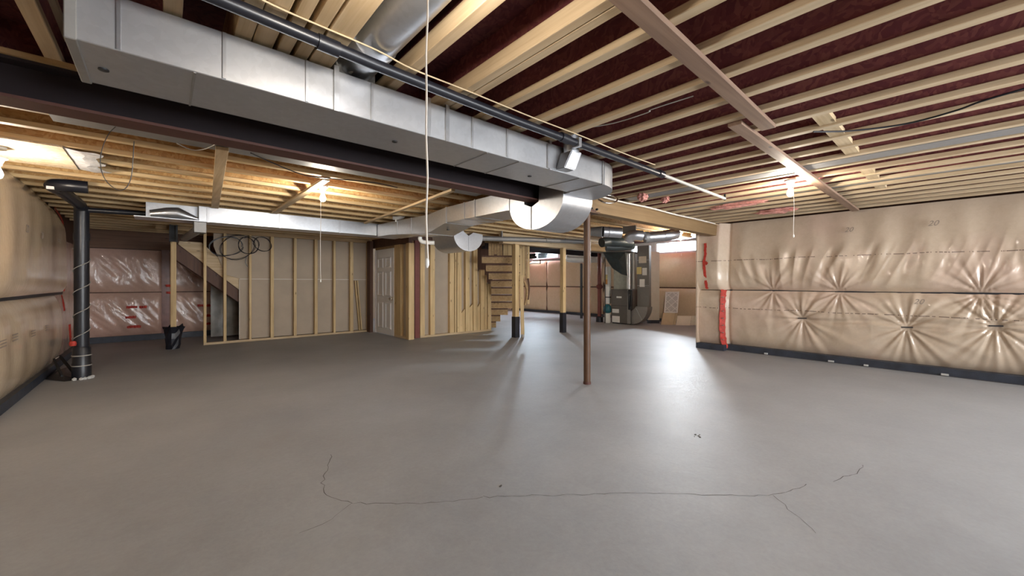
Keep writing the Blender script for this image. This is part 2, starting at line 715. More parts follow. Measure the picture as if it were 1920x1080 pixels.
def batt_wall(name, axis, plane, sgn, s0, s1, zlo, zhi, ds, dz, disp, mat, parent, top=None, label=None):
    """a bulging sheet over batts. axis: 0 the wall runs along x, 1 along y. sgn: room side."""
    ns = max(2, int(round((s1 - s0) / ds)) + 1)
    nz = max(2, int(round((zhi - zlo) / dz)) + 1)
    s = np.linspace(s0, s1, ns)
    tt = np.linspace(0, 1, nz)
    Sg, T = np.meshgrid(s, tt, indexing='ij')
    zt = np.full_like(Sg, zhi) if top is None else top(Sg)
    Z = zlo + (zt - zlo) * T
    D = disp(Sg, Z, T)
    P = np.empty((ns, nz, 3))
    if axis == 0:
        P[..., 0] = Sg
        P[..., 1] = plane + sgn * D
    else:
        P[..., 0] = plane + sgn * D
        P[..., 1] = Sg
    P[..., 2] = Z
    idx = np.arange(ns * nz).reshape(ns, nz)
    q = np.stack([idx[:-1, :-1], idx[1:, :-1], idx[1:, 1:], idx[:-1, 1:]], -1).reshape(-1, 4)
    flip = (axis == 0) != (sgn > 0)
    if not flip:
        q = q[:, ::-1]
    me = bpy.data.meshes.new(name)
    me.from_pydata(P.reshape(-1, 3).tolist(), [], q.tolist())
    o = link(name, me, mat, parent, label, smooth=True)
    return o


def bulge(T, amt, p=5.0, skew=0.0):
    x = np.clip(np.abs(2 * T - 1), 0, 1)
    return amt * (1 - x ** p) * (1 + skew * (0.5 - T))


def pucker(s, z, pts, depth=0.05, fold=0.012, R=0.42):
    out = np.zeros_like(s)
    for i, (ps, pz) in enumerate(pts):
        dx, dy = s - ps, (z - pz)
        r = np.sqrt(dx * dx + dy * dy) + 1e-6
        th = np.arctan2(dy, dx)
        out -= depth * np.exp(-(r / 0.13) ** 1.2)
        k = 9 + (i % 3) * 2
        f = np.sin(k * th + i * 1.7 + 0.8 * np.sin(3 * th + i)) + 0.5 * np.sin((2 * k + 3) * th + 2 * i)
        out += fold * f * np.exp(-r / R) * np.clip(r / 0.12, 0, 1)
    return out


# ------------------------------------------------------------------ the shell
ZJ = 2.34          # underside of the joists
ZD = 2.58          # underside of the deck
floor = struct('floor', -1.35, 12.3, -3.3, 13.7, -0.12, 0.0, CONC)
ceiling = struct('ceiling', -1.35, 12.3, -3.3, 13.7, ZD, ZD + 0.02, OSB_FLOOR)
wall_left = struct('wall_left', -1.35, -1.25, -3.3, 13.7, 0, ZD, DARKW)
wall_front = struct_empty('wall_front')
for a, b, z0, z1 in ((-1.25, 0.85, 0, ZD), (7.6, 8.1, 0, ZD), (0.85, 7.6, 0, 0.55), (0.85, 7.6, 2.15, ZD)):
    box('wall_section', a, b, -3.3, -3.2, z0, z1, PAPER, wall_front)
wall_right = struct('wall_right', 8.10, 8.20, -3.3, 3.45, 0, ZD, DARKW)
wall_back = struct('wall_back', -1.25, 3.9, 11.85, 11.95, 0, ZD, DARKW)
wall_rear = struct('wall_rear', 3.9, 12.3, 13.6, 13.7, 0, ZD, PAPER)
wall_light_block = struct('wall_light_block', 3.99, 4.03, 10.1, 13.6, 0, ZD, PAPER)  # added unseen partition, keeps the hidden bulb's light off the back floor
wall_return = struct('wall_return', 8.2, 12.2, 3.35, 3.45, 0, ZD, PAPER)

w = struct_empty('window_3')  # added window, unseen behind the camera, frames the fill light
for x_ in (0.85, 4.20, 7.55):
    box('frame_stile', x_, x_ + 0.05, -3.2, -3.13, 0.55, 2.15, WHITEP, w)
for z_ in (0.55, 2.10):
    box('frame_rail', 0.9, 7.55, -3.2, -3.13, z_, z_ + 0.05, WHITEP, w)
for a, b in ((0.90, 4.20), (4.25, 7.55)):
    box('pane', a, b, -3.175, -3.169, 0.60, 2.10, GLASS, w)

# far wall with its two daylight openings
wall_far = struct_empty('wall_far')
W1 = (5.25, 6.60, 2.20, 2.55)
W2 = (10.85, 13.30, 2.26, 2.55)
xf0, xf1 = 12.08, 12.2
box('concrete_lower', xf0, xf1, 3.35, 13.6, 0, 2.20, CONCW, wall_far)
box('concrete_header', xf0, xf1, 3.35, W1[0], 2.20, ZD, CONCW, wall_far)
box('concrete_header', xf0, xf1, W1[1], W2[0], 2.20, ZD, CONCW, wall_far)
box('concrete_header', xf0, xf1, W2[1], 13.6, 2.20, ZD, CONCW, wall_far)
box('concrete_header', xf0, xf1, W2[0], W2[1], 2.20, W2[2], CONCW, wall_far)
box('concrete_lintel', xf0, xf1, W1[0], W1[1], 2.55, ZD, CONCW, wall_far)
box('concrete_lintel', xf0, xf1, W2[0], W2[1], 2.55, ZD, CONCW, wall_far)
for i, (a, b, c0, c1) in enumerate((W1, W2)):
    w = struct_empty('window_%d' % (i + 1))
    for (p, q, r_, s_) in ((a, b, c0, c0 + 0.03), (a, b, c1 - 0.03, c1)):
        box('frame_rail', 12.10, 12.16, p, q, r_, s_, WHITEP, w)
    for y in (a, (a + b) / 2 - 0.015, b - 0.03):
        box('frame_stile', 12.10, 12.16, y, y + 0.03, c0 + 0.03, c1 - 0.03, WHITEP, w)
    m = (a + b) / 2
    box('pane', 12.125, 12.131, a + 0.03, m - 0.015, c0 + 0.03, c1 - 0.03, GLASS, w)
    box('pane', 12.125, 12.131, m + 0.015, b - 0.03, c0 + 0.03, c1 - 0.03, GLASS, w)

# ------------------------------------------------------------------ joists of the right-hand bay (run along y)
JY0, JY1 = -3.15, 3.18


def i_joist_y(xc, first=None):
    if first is not None:
        return copy_part(first, ceiling, (xc - first['x'], 0, 0))
    o = box('joist', xc - 0.03, xc + 0.03, JY0, JY1, ZJ, ZJ + 0.037, FLANGE_Y, ceiling, 0.003)
    box('web', xc - 0.006, xc + 0.006, JY0, JY1, ZJ + 0.037, ZD - 0.037, OSB_WEB_R, o)
    box('upper_flange', xc - 0.03, xc + 0.03, JY0, JY1, ZD - 0.037, ZD, FLANGE_Y, o)
    return o


j0 = None
xs = [1.605 + 0.3162 * k for k in range(20)] + [-1.10, -0.79, -0.40, 0.031]
for xc in xs:
    o = i_joist_y(xc, j0)
    o['x'] = xc
    if j0 is None:
        j0 = o
for o in ceiling.children:
    if 'x' in o.keys():
        del o['x']
# solid trimmers above the main duct
for a, b in ((0.235, 0.300), (0.304, 0.383), (0.401, 0.455), (0.474, 0.530), (0.538, 0.640)):
    box('trimmer', a, b, JY0, JY1, ZJ - 0.002 * (a > 0.5), ZD, WOODY, ceiling, 0.003)
box('trimmer', 0.935, 0.995, JY0, JY1, ZJ, ZJ + 0.085, FLANGE_Y, ceiling, 0.003)
box('web', 0.958, 0.970, JY0, JY1, ZJ + 0.085, ZD, OSB_WEB_R, ceiling)
box('trimmer', 1.281, 1.333, JY0, JY1, ZJ, ZJ + 0.085, FLANGE_Y, ceiling, 0.003)
box('trimmer', 1.337, 1.390, JY0, JY1, ZJ, ZJ + 0.085, FLANGE_Y, ceiling, 0.003)
box('web', 1.325, 1.345, JY0, JY1, ZJ + 0.085, ZD, OSB_WEB_R, ceiling)
# sheet metal closing two joist bays (panned returns)
box('bay_pan', 4.51, 4.70, JY0, 2.90, ZJ + 0.004, ZJ + 0.008, GALV_D, ceiling, label='grey sheet metal closing a joist bay')
box('bay_pan', 5.745, 5.965, JY0, 2.90, ZJ + 0.03, ZJ + 0.034, GALV_D, ceiling, label='grey sheet metal closing a joist bay')
# short blocks between the joists
for k in range(5, 15):
    xa = 1.605 + 0.3162 * k + 0.032
    xb = xa + 0.3162 - 0.064
    if 4.5 < xa < 4.8 or 5.6 < xa < 5.9:
        continue
    box('blocking', xa, xb, 0.565, 0.655, ZJ + 0.012, ZJ + 0.05, WOODX, ceiling)

# ------------------------------------------------------------------ joists of the left-hand bay (run along x)
JX0, JX1 = -1.22, 9.6
jl = None
for k in range(-2, 18):
    yc = 4.325 + 0.4285 * k
    if jl is None:
        jl = box('joist', JX0, JX1, yc - 0.033, yc + 0.033, ZJ, ZJ + 0.037, FLANGE_X, ceiling, 0.003)
        box('web', JX0, JX1, yc - 0.006, yc + 0.006, ZJ + 0.037, ZD - 0.037, OSB_WEB_L, jl)
        box('upper_flange', JX0, JX1, yc - 0.033, yc + 0.033, ZD - 0.037, ZD, FLANGE_X, jl)
        y_first = yc
    else:
        copy_part(jl, ceiling, (0, yc - y_first, 0))
box('bay_pan', -0.55, 2.95, 3.73, 4.03, ZJ - 0.006, ZJ - 0.002, GALV_D, ceiling, label='grey sheet metal closing a joist bay beside the steel beam')

box('rim_board', -1.25, 7.9, 3.19, 3.21, ZJ, ZD, OSB_WEB_R, ceiling, label='added strand board rim blocking light at the joist ends above the beam')  # added rim, blocks lamp light coming over the beam from the left bay

# cracks in the slab
def floor_at(px, py):
    p = PD(px, py, FPX * CAM_H / (py - HOR))
    return (p.x, p.y)


def crack(pts, w=0.004, seed=1):
    r = random.Random(seed)
    P = [Vector((*floor_at(*p), 0.0006)) for p in pts]
    Q = []
    for a, b in zip(P, P[1:]):
        n = max(2, int((b - a).length / 0.04))
        for k in range(n):
            q = a.lerp(b, k / n)
            Q.append(q + Vector((r.uniform(-1, 1), r.uniform(-1, 1), 0)) * 0.009)
    Q.append(P[-1])
    bm = bmesh.new()
    prev = None
    for i, q in enumerate(Q):
        d = (Q[min(i + 1, len(Q) - 1)] - Q[max(i - 1, 0)])
        s = Vector((-d.y, d.x, 0)).normalized() * w * r.uniform(0.25, 0.8)
        cur = (bm.verts.new(q + s), bm.verts.new(q - s))
        if prev:
            bm.faces.new([prev[0], prev[1], cur[1], cur[0]])
        prev = cur
    return from_bm('crack', bm, CRACK, floor)


crack([(622, 852), (604, 905), (612, 928), (660, 944), (760, 945), (850, 940), (905, 932)], 0.003, 1)
crack([(905, 932), (1090, 927), (1200, 925), (1330, 928), (1400, 930), (1450, 928), (1500, 915), (1512, 908)], 0.003, 2)
crack([(1450, 928), (1480, 955), (1530, 1000)], 0.002, 3)
crack([(1560, 902), (1612, 885), (1618, 872)], 0.003, 4)
crack([(660, 944), (620, 975), (560, 1000)], 0.002, 5)
for px, py, s in ((1312, 818, 0.06), (938, 912, 0.012)):
    x, y = floor_at(px, py)
    bm = bmesh.new()
    for k in range(7):
        a = random.uniform(0, 6.28)
        r_ = s * random.random()
        bmesh.ops.create_icosphere(bm, subdivisions=1, radius=random.uniform(0.003, 0.008),
                                   matrix=Matrix.Translation((x + r_ * math.cos(a), y + r_ * math.sin(a), 0.002)) @ Matrix.Diagonal((1.6, 1.2, 0.4, 1)))
    o = from_bm('crumbs', bm, CRACK, floor)
    o['kind'] = 'stuff'

# ------------------------------------------------------------------ right wall: batts behind poly in two tiers
ZS = 1.11
STEP = lambda s, a, b: np.clip((s - a) / (b - a), 0, 1) ** 2 * (3 - 2 * np.clip((s - a) / (b - a), 0, 1))
up_pts = [(2.15, 1.12), (1.25, 1.12), (-0.18, 1.12)]
lo_pts = [(1.73, 0.66), (0.50, 0.615), (-0.30, 0.70), (-1.3, 0.64), (-2.4, 0.66)]
lo_seam = [(2.15, 1.10), (1.25, 1.10), (-0.18, 1.10)]


def disp_right_up(s, z, T):
    d = 0.10 + bulge(T, 0.085, 6, 1.4) + 0.17 * STEP(s, 2.83, 2.99)
    env = np.clip(np.sin(np.pi * np.clip(T, 0, 1)), 0, 1) ** 0.7
    d += 0.016 * wave_noise(s, z, 18, 1.6, 8, 11) * env
    K = (1 + 0.7 * STEP(s, 0.7, 1.8)) * (1 - 0.75 * STEP(s, 2.55, 2.8))
    d += 0.008 * K * wave_noise(s + 0.3 * (z - 1.1) * np.sin(1.7 * s), z, 46, 3, 8, 12) * env * STEP(-z, -1.95, -1.55)
    d += 0.009 * K * (1 - np.abs(wave_noise(s + 0.5 * (z - 1.1) * np.sin(1.1 * s + 1), z, 30, 2.0, 6, 14))) ** 2 * env * STEP(-z, -1.9, -1.6)
    d += 0.012 * wave_noise(s, z, 2.5, 2.5, 5, 13)
    d += pucker(s, z, up_pts, 0.012, 0.016, 0.30)
    d -= 0.03 * np.exp(-((s - 2.86) / 0.03) ** 2)
    return d


def disp_right_lo(s, z, T):
    d = 0.10 + bulge(T, 0.075, 5) + 0.17 * STEP(s, 2.83, 2.99)
    env = np.clip(np.sin(np.pi * np.clip(T, 0, 1)), 0, 1) ** 0.7
    d += 0.010 * wave_noise(s, z, 6, 10, 8, 21) * env
    d += 0.003 * wave_noise(s, z, 30, 20, 9, 22) * env + 0.007 * (1 - np.abs(wave_noise(s, z, 12, 16, 6, 23))) ** 2 * env
    d += pucker(s, z, lo_pts, 0.055, 0.016, 0.42) + pucker(s, z, lo_seam, 0.012, 0.016, 0.30)
    d -= 0.022 * np.exp(-((z - 0.66 - 0.03 * np.sin(3 * s)) / 0.035) ** 2) * STEP(-s, -1.9, -1.6)
    d -= 0.03 * np.exp(-((s - 2.86) / 0.03) ** 2)
    return d


batt_wall('insulation_batt', 1, 8.08, -1, -3.2, 3.36, ZS + 0.006, 2.36, 0.011, 0.020, disp_right_up, POLY_R, wall_right,
          label='upper row of pink insulation behind shiny clear plastic')
batt_wall('insulation_batt', 1, 8.08, -1, -3.2, 3.36, 0.10, ZS - 0.006, 0.013, 0.016, disp_right_lo, POLY_R, wall_right,
          label='lower row of pink insulation with tied folds')
box('pillar_core', 7.86, 8.10, 2.98, 3.34, 0, ZD, DARKW, wall_right)
box('pillar_cheek', 7.68, 8.2, 3.335, 3.36, 0.1, 2.34, POLY_R, wall_right)
box('dark_joint', 7.985, 8.09, -3.2, 2.9, ZS - 0.011, ZS + 0.011, BLACKW, wall_right, label='black gap between the two rows')
tr1 = struct('baseboard_right', 7.84, 8.08, -3.2, 2.86, 0, 0.105, MEMBRANE)
box('membrane_return', 7.68, 8.08, 2.86, 3.36, 0, 0.105, MEMBRANE, tr1)
box('mortar_line', 7.832, 7.845, -3.2, 2.86, 0, 0.006, CRACK, tr1, label='thin grey mortar line at the floor')
for i, s_ in enumerate((2.2, 1.3, 0.9, 0.1)):
    box('mortar_lump', 7.815, 7.842, s_, s_ + 0.05 + 0.02 * (i % 2), 0.012, 0.035, DEBRIS, tr1)
# staples holding the plastic
for s_, z_ in ((1.73, 0.66), (0.50, 0.615), (-0.30, 0.70)):
    bar('staple_slit', (7.935, s_ - 0.06, z_ + 0.004), (7.935, s_ + 0.06, z_ - 0.002), 0.02, 0.014, BLACKW, wall_right)


def tape_strip(name, pts, w, out, parent, seed=1):
    """a crinkled strip of tape through world points, standing off the wall along out"""
    r = random.Random(seed)
    P = smooth_path(pts, 7)
    bm = bmesh.new()
    prev = None
    out = Vector(out)
    for i, p in enumerate(P):
        d = (P[min(i + 1, len(P) - 1)] - P[max(i - 1, 0)]).normalized()
        s = d.cross(out).normalized() * w / 2
        q = p + out * r.uniform(0, 0.006)
        w1, w2 = r.uniform(0.75, 1.15), r.uniform(0.75, 1.15)
        cur = [bm.verts.new(q - s * w1), bm.verts.new(q + s * w2),
               bm.verts.new(q + s * w2 - out * 0.003), bm.verts.new(q - s * w1 - out * 0.003)]
        if prev:
            for k in range(4):
                bm.faces.new([prev[k], prev[(k + 1) % 4], cur[(k + 1) % 4], cur[k]])
        prev = cur
    bmesh.ops.recalc_face_normals(bm, faces=bm.faces[:])
    return from_bm(name, bm, TAPE, parent, 'red tape closing a seam in the plastic')


tape_strip('tape', [(7.735, 3.21, 2.00), (7.715, 3.20, 1.8), (7.705, 3.22, 1.62), (7.70, 3.20, 1.4), (7.71, 3.18, 1.2), (7.74, 3.17, 1.13)], 0.05, (-1, 0, 0), wall_right, 1)
tape_strip('tape', [(7.72, 3.25, 1.66), (7.71, 3.16, 1.60)], 0.06, (-1, 0, 0), wall_right, 3)
tape_strip('tape', [(7.80, 2.90, 1.12), (7.755, 2.90, 0.95), (7.735, 2.90, 0.6), (7.745, 2.90, 0.3), (7.81, 2.88, 0.03)], 0.10, (-0.8, -0.6, 0), wall_right, 2)
for i in range(7):
    z_ = 0.2 + i * 0.13
    box('tape_mark', 7.70, 7.722, 2.87, 2.90, z_, z_ + 0.012, INK, wall_right)


def print_text(body, loc, size, rot, parent):
    c = bpy.data.curves.new('print', 'FONT')
    c.body = body
    c.size = size
    c.extrude = 0.001
    c.shear = 0.35
    o = bpy.data.objects.new('print', c)
    COL.objects.link(o)
    dg = bpy.context.evaluated_depsgraph_get()
    me = bpy.data.meshes.new_from_object(o.evaluated_get(dg))
    bpy.data.objects.remove(o)
    me.transform(Matrix.Translation(loc) @ rot)
    return link('print', me, INK, parent)


ROT_R = Matrix(((0, 0, -1, 0), (-1, 0, 0, 0), (0, 1, 0, 0), (0, 0, 0, 1)))     # reads from the room on the right wall
ROT_L = Matrix(((0, 0, 1, 0), (1, 0, 0, 0), (0, 1, 0, 0), (0, 0, 0, 1)))
for px, py, x_ in ((1591, 431, 7.89), (1749, 419, 7.89), (1722, 566, 7.90)):
    p = PX(px, py, x_ - 0.03)
    print_text('20', (p.x, p.y + 0.05, p.z - 0.03), 0.10, ROT_R, wall_right)

# ------------------------------------------------------------------ left wall
def disp_left_up(s, z, T):
    d = 0.10 + bulge(T, 0.06, 7, 0.3)
    d += 0.007 * wave_noise(s + 0.2 * np.sin(2 * z), z, 11, 1.6, 5, 31) * np.sin(np.pi * T) * (0.5 + 0.5 * np.sin(1.3 * s))
    d += 0.022 * wave_noise(s, z, 2.2, 2.0, 5, 32)
    d *= 1 - STEP(s, 8.95, 9.28) * 0.95
    return d


def disp_left_lo(s, z, T):
    d = 0.05 + bulge(T, 0.09, 3.2)
    d += 0.007 * wave_noise(s + 0.2 * np.sin(2 * z), z, 11, 1.8, 5, 41) * np.sin(np.pi * T) * (0.5 + 0.5 * np.sin(1.1 * s + 1))
    d += 0.020 * wave_noise(s, z, 2.2, 2.0, 5, 42)
    d *= 1 - STEP(s, 8.75, 9.05) * 0.95
    return d


def top_left(s):
    return 2.335 - 0.07 * STEP(s, 6.8, 8.2) - 0.12 * STEP(s, 8.2, 9.3)


batt_wall('insulation_batt', 1, -1.24, 1, -3.2, 9.28, 1.11, 2.33, 0.03, 0.03, disp_left_up, POLY_L, wall_left, top_left,
          label='upper row of tan insulation bulging behind plastic')
batt_wall('insulation_batt', 1, -1.24, 1, -3.2, 9.10, 0.10, 1.08, 0.03, 0.03, disp_left_lo, POLY_L, wall_left,
          label='lower row of tan insulation bulging behind plastic')
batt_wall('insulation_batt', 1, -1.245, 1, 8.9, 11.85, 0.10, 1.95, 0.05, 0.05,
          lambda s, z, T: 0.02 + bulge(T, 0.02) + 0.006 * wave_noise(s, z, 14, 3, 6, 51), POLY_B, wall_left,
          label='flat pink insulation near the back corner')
box('dark_joint', -1.24, -1.16, -3.2, 9.2, 1.07, 1.12, BLACKW, wall_left, label='black gap between the two rows')
struct('baseboard_left', -1.25, -1.14, -3.2, 11.85, 0, 0.10, MEMBRANE)
# grey print on the left batts, three short rows each
for (px, py, w_) in ((8, 640, 0.24), (31, 628, 0.20), (65, 621, 0.19), (90, 611, 0.18)):
    p = PX(px, py, -1.085)
    for k in range(3):
        box('print', -1.094, -1.0925, p.y - w_ / 2, p.y + w_ / 2, p.z - k * 0.028, p.z - k * 0.028 + 0.011, INK, wall_left)
for (px, py, w_) in ((50, 436, 0.16), (78, 448, 0.14), (108, 456, 0.3)):
    p = PX(px, py, -1.06)
    print_text('20' if w_ < 0.2 else '===', (-1.055, p.y - 0.07, p.z), 0.12, ROT_L, wall_left)
tape_strip('tape', [(-1.16, 9.32, 1.75), (-1.16, 9.36, 1.5), (-1.15, 9.30, 1.25), (-1.15, 9.20, 1.12)], 0.03, (0.8, -0.5, 0), wall_left, 7)
tape_strip('tape', [(-1.18, 9.25, 1.05), (-1.18, 9.40, 0.95), (-1.18, 9.48, 0.8)], 0.03, (0.8, -0.5, 0), wall_left, 8)
tape_strip('tape', [(-1.15, 8.55, 2.30), (-1.14, 8.9, 2.22), (-1.14, 9.1, 2.12)], 0.09, (0.7, -0.5, 0.3), wall_left, 9)
tape_strip('tape', [(-1.17, 9.9, 0.55), (-1.17, 9.95, 0.35), (-1.17, 10.0, 0.2)], 0.04, (0.8, -0.5, 0), wall_left, 10)

# ------------------------------------------------------------------ back wall behind the stud wall
STUDS_B = (0.05, 1.00, 1.95)


def disp_back(s, z, T, seed):
    d = 0.03 + bulge(T, 0.05, 5)
    d += 0.012 * wave_noise(s + 0.5 * z, z, 26, 6, 9, seed) * np.sin(np.pi * T)
    d += 0.005 * wave_noise(s + 0.8 * z, z, 50, 18, 9, seed + 1)
    for q in STUDS_B:
        d *= 1 - 0.9 * np.exp(-((s - q) / 0.085) ** 6)
    return np.maximum(d, 0.004)


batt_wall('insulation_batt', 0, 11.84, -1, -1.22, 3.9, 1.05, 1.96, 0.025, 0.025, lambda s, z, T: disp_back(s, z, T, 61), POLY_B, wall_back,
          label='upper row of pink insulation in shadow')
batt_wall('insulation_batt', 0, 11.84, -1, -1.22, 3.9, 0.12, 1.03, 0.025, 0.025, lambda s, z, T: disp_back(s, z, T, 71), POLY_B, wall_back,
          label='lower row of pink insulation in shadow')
for q in STUDS_B:
    box('stud', q - 0.065, q + 0.065, 11.80, 11.85, 0.1, 1.98, STUDP, wall_back)
box('rim_board', -1.25, 3.9, 11.80, 11.85, 1.98, 2.36, wood('rim_lumber', 0, (0.20, 0.10, 0.055), (0.12, 0.055, 0.03)), wall_back)
struct('baseboard_back', -1.22, 3.9, 11.72, 11.85, 0, 0.12, MEMBRANE)
for i, (px, py, w_) in enumerate(((247, 576, 0.17), (245, 595, 0.16), (251, 613, 0.22), (252, 635, 0.24), (268, 576, 0.12),
                                 (376, 573, 0.12), (392, 573, 0.1), (391, 592, 0.10), (392, 607, 0.1), (391, 628, 0.1), (315, 536, 0.08), (316, 549, 0.08))):
    p = PY(px, py, 11.74)
    tape_strip('tape', [(p.x - w_ / 2, 11.745, p.z), (p.x, 11.742, p.z + 0.004), (p.x + w_ / 2, 11.745, p.z)], 0.055, (0, -1, 0), wall_back, 20 + i)

# ------------------------------------------------------------------ far wall batts
def disp_far(s, z, T, seed):
    d = 0.03 + bulge(T, 0.05, 5)
    d += 0.012 * wave_noise(s, z, 12, 5, 8, seed) * np.sin(np.pi * T)
    for q in (11.45, 8.6, 4.0):
        d -= 0.05 * np.exp(-((s - q) / 0.05) ** 2)
    return np.maximum(d, 0.004)


batt_wall('insulation_batt', 1, 12.08, -1, 3.46, 13.6, 1.10, 2.17, 0.04, 0.04, lambda s, z, T: disp_far(s, z, T, 81), POLY_F, wall_far,
          label='upper row of tan insulation on the far wall')
batt_wall('insulation_batt', 1, 12.08, -1, 3.46, 13.6, 0.10, 1.08, 0.04, 0.04, lambda s, z, T: disp_far(s, z, T, 91), POLY_F, wall_far,
          label='lower row of tan insulation on the far wall')
box('dark_joint', 12.04, 12.08, 3.46, 13.6, 1.07, 1.11, DARKW, wall_far)
for y in (11.45, 8.6):
    box('dark_joint', 12.045, 12.075, y - 0.03, y + 0.03, 0.1, 2.1, DARKW, wall_far)
struct('baseboard_far', 11.98, 12.08, 3.46, 13.6, 0, 0.10, MEMBRANE)

# ------------------------------------------------------------------ stud partition on the left (runs along x at y = 10)
wall_part = struct_empty('wall_partition')
YS = 10.0
for (a, b, z0, z1) in ((381.5, 387.0, 0.045, 2.26), (419, 424.5, 0.045, 2.26), (467.2, 471.5, 0.045, 2.26), (507.5, 513.5, 0.045, 2.26),
                       (551, 556.2, 0.045, 2.26), (590, 595.5, 0.045, 2.26), (625.3, 629.3, 0.045, 2.26), (656.5, 662.5, 0.045, 2.26), (689, 693, 0.045, 2.26)):
    xa, xb = PY(a, 500, YS).x, PY(b, 500, YS).x
    box('stud', xa, max(xb, xa + 0.038), YS, YS + 0.089, z0, z1, WOODZ, wall_part, 0.003)
box('bottom_plate', PY(381.5, 640, YS).x, 3.96, YS, YS + 0.089, 0, 0.045, WOODX, wall_part, 0.003)
box('top_plate', -0.1, 3.96, YS, YS + 0.089, 2.26, 2.34, STAIRW, wall_part)
xL = PY(449, 600, 10.14).x
box('drywall_panel', xL, 3.94, 10.12, 10.135, 0.05, 1.325, PAPER, wall_part)
box('cut_edge', xL - 0.012, xL, 10.118, 10.137, 0.05, 1.325, PLASTER, wall_part, label='white broken edge of a drywall sheet')
pa = PY(400, 470, 10.13).x
prism('drywall_panel', [(xL, 1.335), (3.94, 1.335), (3.94, 2.27), (pa, 2.27), (pa, 2.0), (xL - 0.25, 1.42)], 1, 10.12, 10.135, PAPER, wall_part)
box('joint_strip', xL, 3.94, 10.112, 10.120, 1.318, 1.338, PLASTER, wall_part, label='pale strip between two drywall sheets')
for px in (670, 674):
    a = PY(px, 500, 10.04)
    bar('loose_stud', (a.x - 0.05, 10.06, 1.3), (a.x + 0.06, 10.06, 0.05), 0.03, 0.04, WOODZ, wall_part, up=(0, 1, 0))
# header bits at the closet corner
box('jamb_board', 3.90, 3.98, 9.80, 10.0, 0, 2.3, DARKW, wall_part)
# grey concrete showing under the stair
batt_wall('grey_sheet', 0, 11.0, -1, 0.80, 1.75, 0.05, 1.30, 0.03, 0.03,
          lambda s, z, T: 0.02 + 0.02 * wave_noise(s, z, 14, 10, 8, 99), plain('grey_poly_sheet', (0.22, 0.205, 0.18), 0.42, var=0.3, scale=5), wall_part,
          label='crumpled grey plastic under the stair')

# stair seen from the side behind the studs
st = thing('basement_stair', 'sloping pale stringer of a stair behind the wall studs, dark underneath', 'stair', (0.7, 10.3, 0))
sp = [PY(a, b, 10.16) for a, b in ((334, 458), (449, 544), (449, 522), (419, 492), (378, 455), (336, 452))]
prism('stringer', [(p.x, p.z) for p in sp], 1, 10.15, 10.19, WOODX, st)
sq = [PY(a, b, 10.2) for a, b in ((330, 456), (449, 545), (449, 568), (330, 487))]
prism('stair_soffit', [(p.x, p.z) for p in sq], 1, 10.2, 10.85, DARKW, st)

# ------------------------------------------------------------------ closet walls and the door
wall_closet = struct_empty('wall_closet')
XC = 4.03
dz = 2.035
y_h, y_l = 9.74, 8.72
door = struct_empty('door_1')
box('slab', XC, XC + 0.035, y_l, y_h, 0.012, dz, WHITEPAINT, door)
wd = y_h - y_l
for (za, zb) in ((1.60, 1.86), (0.92, 1.52), (0.14, 0.78)):
    for (ya, yb) in ((y_l + 0.13 * wd, y_l + 0.44 * wd), (y_l + 0.56 * wd, y_l + 0.87 * wd)):
        bm = bmesh.new()
        # moulded panel: raised rim, recessed field
        rim = 0.05
        o_ = [(ya, za), (yb, za), (yb, zb), (ya, zb)]
        i1 = [(ya + rim * .45, za + rim * .45), (yb - rim * .45, za + rim * .45), (yb - rim * .45, zb - rim * .45), (ya + rim * .45, zb - rim * .45)]
        i2 = [(ya + rim, za + rim), (yb - rim, za + rim), (yb - rim, zb - rim), (ya + rim, zb - rim)]
        rings = []
        for pts, x_ in ((o_, XC), (i1, XC - 0.020), (i2, XC - 0.002)):
            rings.append([bm.verts.new((x_, p[0], p[1])) for p in pts])
        for A, B in zip(rings, rings[1:]):
            for k in range(4):
                bm.faces.new([A[k], A[(k + 1) % 4], B[(k + 1) % 4], B[k]])
        bm.faces.new(rings[-1])
        bmesh.ops.recalc_face_normals(bm, faces=bm.faces[:])
        from_bm('door_panel', bm, WHITEPAINT, door)
lathe('door_knob', [(0.034, 0), (0.034, -0.008), (0.014, -0.012), (0.014, -0.035), (0.030, -0.045), (0.036, -0.062), (0.024, -0.076), (0.004, -0.08)],
      (XC, y_l + 0.09, 0.87), CHROME, door, 14, 'small chrome door knob', axis=0)
box('latch_plate', XC - 0.004, XC, y_l + 0.02, y_l + 0.05, 0.83, 0.92, CHROME, door)
box('hinge_casing', XC - 0.01, XC + 0.05, y_h, y_h + 0.035, 0, dz + 0.03, WHITEPAINT, door)
box('head_casing', XC - 0.004, XC + 0.05, y_l, y_h, dz, dz + 0.025, WHITEPAINT, door)
# boards beside and above the door
box('header', XC, XC + 0.09, 7.97, 10.0, 2.12, 2.34, DARKW, wall_closet)
box('cripple_board', XC + 0.002, XC + 0.06, y_l, y_h + 0.04, dz + 0.03, 2.12, STAIRW, wall_closet)


def yx(px):
    return PX(px, 550, XC).y


box('stud', XC, XC + 0.09, yx(750.8), yx(739), 0.045, 2.12, WOODZ, wall_closet, 0.003)
box('drywall_panel', XC + 0.07, XC + 0.085, yx(763), yx(750.5), 0.045, 2.12, PAPER, wall_closet)
box('bottom_plate', XC, XC + 0.09, yx(763), yx(739), 0, 0.045, WOODY, wall_closet)
box('corner_stud', XC - 0.01, XC + 0.12, 7.95, yx(761.5), 0, 2.12, WOODZ, wall_closet, 0.004)

YC = 8.08


def xy(px):
    return PY(px, 560, YC).x


